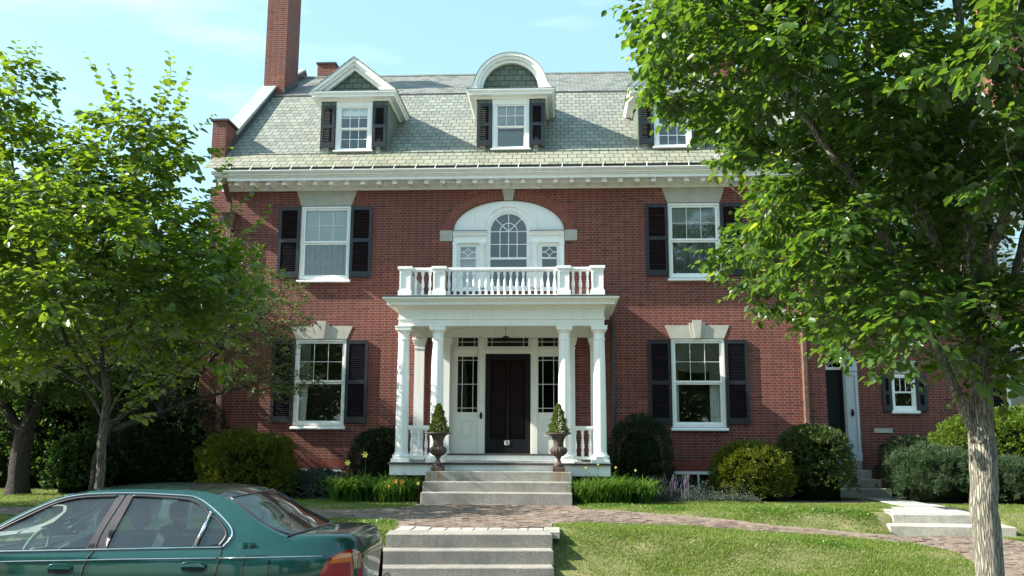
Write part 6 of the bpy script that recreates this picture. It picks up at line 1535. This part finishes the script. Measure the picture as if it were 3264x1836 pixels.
def cover(name, label, x0, x1, y0, y1, n, h, mat, seed, sz=.03):
    rg = np.random.default_rng(seed); x = x0 + (x1 - x0) * rg.random(n); y = y0 + (y1 - y0) * rg.random(n); hh = h * (.5 + .5 * np.sin(x * 9 + 1) * np.sin(y * 8)) * rg.random(n)
    e = np.minimum(1, np.minimum(x - x0, x1 - x) / .25) ; P = np.stack([x, y, ground(x, y) + .02 + np.maximum(hh, h * .3 * rg.random(n)) * np.maximum(e, .1)], 1)
    o = leaves(name, P, rg.normal(size=(n, 3)) + [0, 0, .6], rg.normal(size=(n, 3)), sz * (.6 + .8 * rg.random(n)), sz * .5, mat); tag(o, label, 'ground cover', kind='stuff'); return o
shrub('low_plant', 'low silvery mound hiding the left basement window', (-4.15, -1.35, .74), (.80, .36), 'silver', 9000, (.05, .022), 81, None, lump=.2, ry=.95, cat='plant')
cover('ground_cover', 'grey green ground cover below the right basement window', 3.6, 5.3, -2.85, -.5, 8000, .45, 'silver', 82)

# --- grass
def grass():
    rg = np.random.default_rng(9); xs, ys = [], []
    for (x0, x1, y0, y1, dens) in ((1.1, 9.6, -9.45, -6.2, 4600), (8.4, 14, -9.45, -2.0, 1500), (1.4, 9.0, -6.4, -2.2, 3300), (-7.5, -1.05, -9.45, -6.5, 3600), (-14, -1.4, -5.4, -.2, 1500), (-20, -7.5, -9.45, -5.4, 900), (-22, -11, -5.4, 6, 500)):
        n = int((x1 - x0) * (y1 - y0) * dens); xs.append(x0 + (x1 - x0) * rg.random(n)); ys.append(y0 + (y1 - y0) * rg.random(n))
    x = np.concatenate(xs); y = np.concatenate(ys)
    k = ~inpoly(x, y, [(p[0], p[1]) for p in PATH])
    k &= ~((np.abs(x) < 1.18) & (y < -7.0)); k &= ~((np.abs(x) < 1.52) & (y > -4)); k &= ~((x > 6.75) & (x < 8.85) & (y > -6) & (y < -4.4)) & ~((x > 7.8) & (x < 8.75) & (y > -4.5) & (y < 0)) & ~((x > 7.1) & (x < 8.7) & (y > -5) & (y < -3.5))
    edge = -2.35 + .15 * np.sin(x * 1.7) - .9 * np.exp(-((np.abs(x) - 1.9) / .9) ** 2)
    k &= ~((np.abs(x) < 7.5) & (y > edge)) & ~((x > 8.7) & (y > -2.5))
    pn = np.sin(x * 2.3 + 1.3 * np.sin(y * 1.9)) * np.sin(y * 2.7 + np.sin(x * 1.1)) + .5 * np.sin(x * 7.1 + y * 3.3) * np.sin(y * 6.3 - x * 2); k &= rg.random(len(x)) < np.clip(.75 + .45 * pn, .18, 1)
    # thin, worn edge above the pavement
    k &= rg.random(len(x)) < np.clip((y + 9.5) / .35 + .15, 0, 1)
    x, y, pn = x[k], y[k], pn[k]; n = len(x)
    z = ground(x, y); h = (.018 + .026 * rg.random(n)) * (1 + .5 * np.clip(pn, 0, 1)); w = .0035 + .0035 * rg.random(n); a = rg.random(n) * 6.283; l = rg.normal(size=(n, 2)) * .55
    p = np.stack([x, y, z], 1); s = np.stack([np.cos(a) * w, np.sin(a) * w, 0 * a], 1); t = p + np.stack([l[:, 0] * h, l[:, 1] * h, h], 1)
    V = np.stack([p - s, p + s, t], 1).reshape(-1, 3); f = np.arange(3 * n)
    o = npmesh('grass', V, f, np.full(n, 3), 'grass'); tag(o, 'short patchy lawn grass around the brick walk and on the bank', 'grass', kind='stuff'); 
grass()
# clover-like weeds in lush patches
rg4 = np.random.default_rng(14); n = 5200
cx4 = [(-2.6, -7.9, .5), (-1.5, -7.4, .35), (4.9, -4.6, .6), (5.9, -4.5, .5), (6.5, -4.9, .45), (2.2, -3.7, .5), (3.2, -4.3, .4), (7.7, -6.3, .0), (5.2, -7.6, .5), (-1.35, -8.3, .25)]
P = []
for cx_, cy_, r_ in cx4:
    if r_ <= 0: continue
    m_ = int(n * r_ / 3.5); q = rg4.normal(size=(m_, 2)) * r_ * .5 + [cx_, cy_]; P.append(q)
P = np.concatenate(P); k = ~inpoly(P[:, 0], P[:, 1], PATH) & ~((np.abs(P[:, 0]) < 1.2) & (P[:, 1] < -7)) & ~((P[:, 0] > 6.75) & (P[:, 1] < -4.4)); P = P[k]
P3 = np.stack([P[:, 0], P[:, 1], ground(P[:, 0], P[:, 1]) + .015 + .03 * rg4.random(len(P))], 1)
o = leaves('lawn_weeds', P3, rg4.normal(size=(len(P), 3)) * [1, 1, .4] + [0, 0, .2], rg4.normal(size=(len(P), 3)) * .5 + [0, 0, 1], .035, .022, 'lily'); tag(o, 'bright broad leaved weeds growing in patches in the lawn', 'weeds', kind='stuff')

rg5 = np.random.default_rng(77); n = 420
X = rg5.uniform(-6, 9, n); Y = rg5.uniform(-9.3, -4.2, n); k = ~((np.abs(X) < 1.25) & (Y < -7.0)) & ~((X > 6.7) & (X < 8.9) & (Y > -6)); X, Y = X[k], Y[k]
a = rg5.random(len(X)) * 6.283; D = np.stack([np.cos(a), np.sin(a), .15 * rg5.normal(size=len(X))], 1)
o = leaves('fallen_leaves', np.stack([X, Y, ground(X, Y) + .035], 1), D, rg5.normal(size=(len(X), 3)) * .35 + [0, 0, 1], .03 + .03 * rg5.random(len(X)), .022, 'dry'); tag(o, 'dry fallen leaves and petals scattered over the walk and lawn', 'leaf litter', kind='stuff')
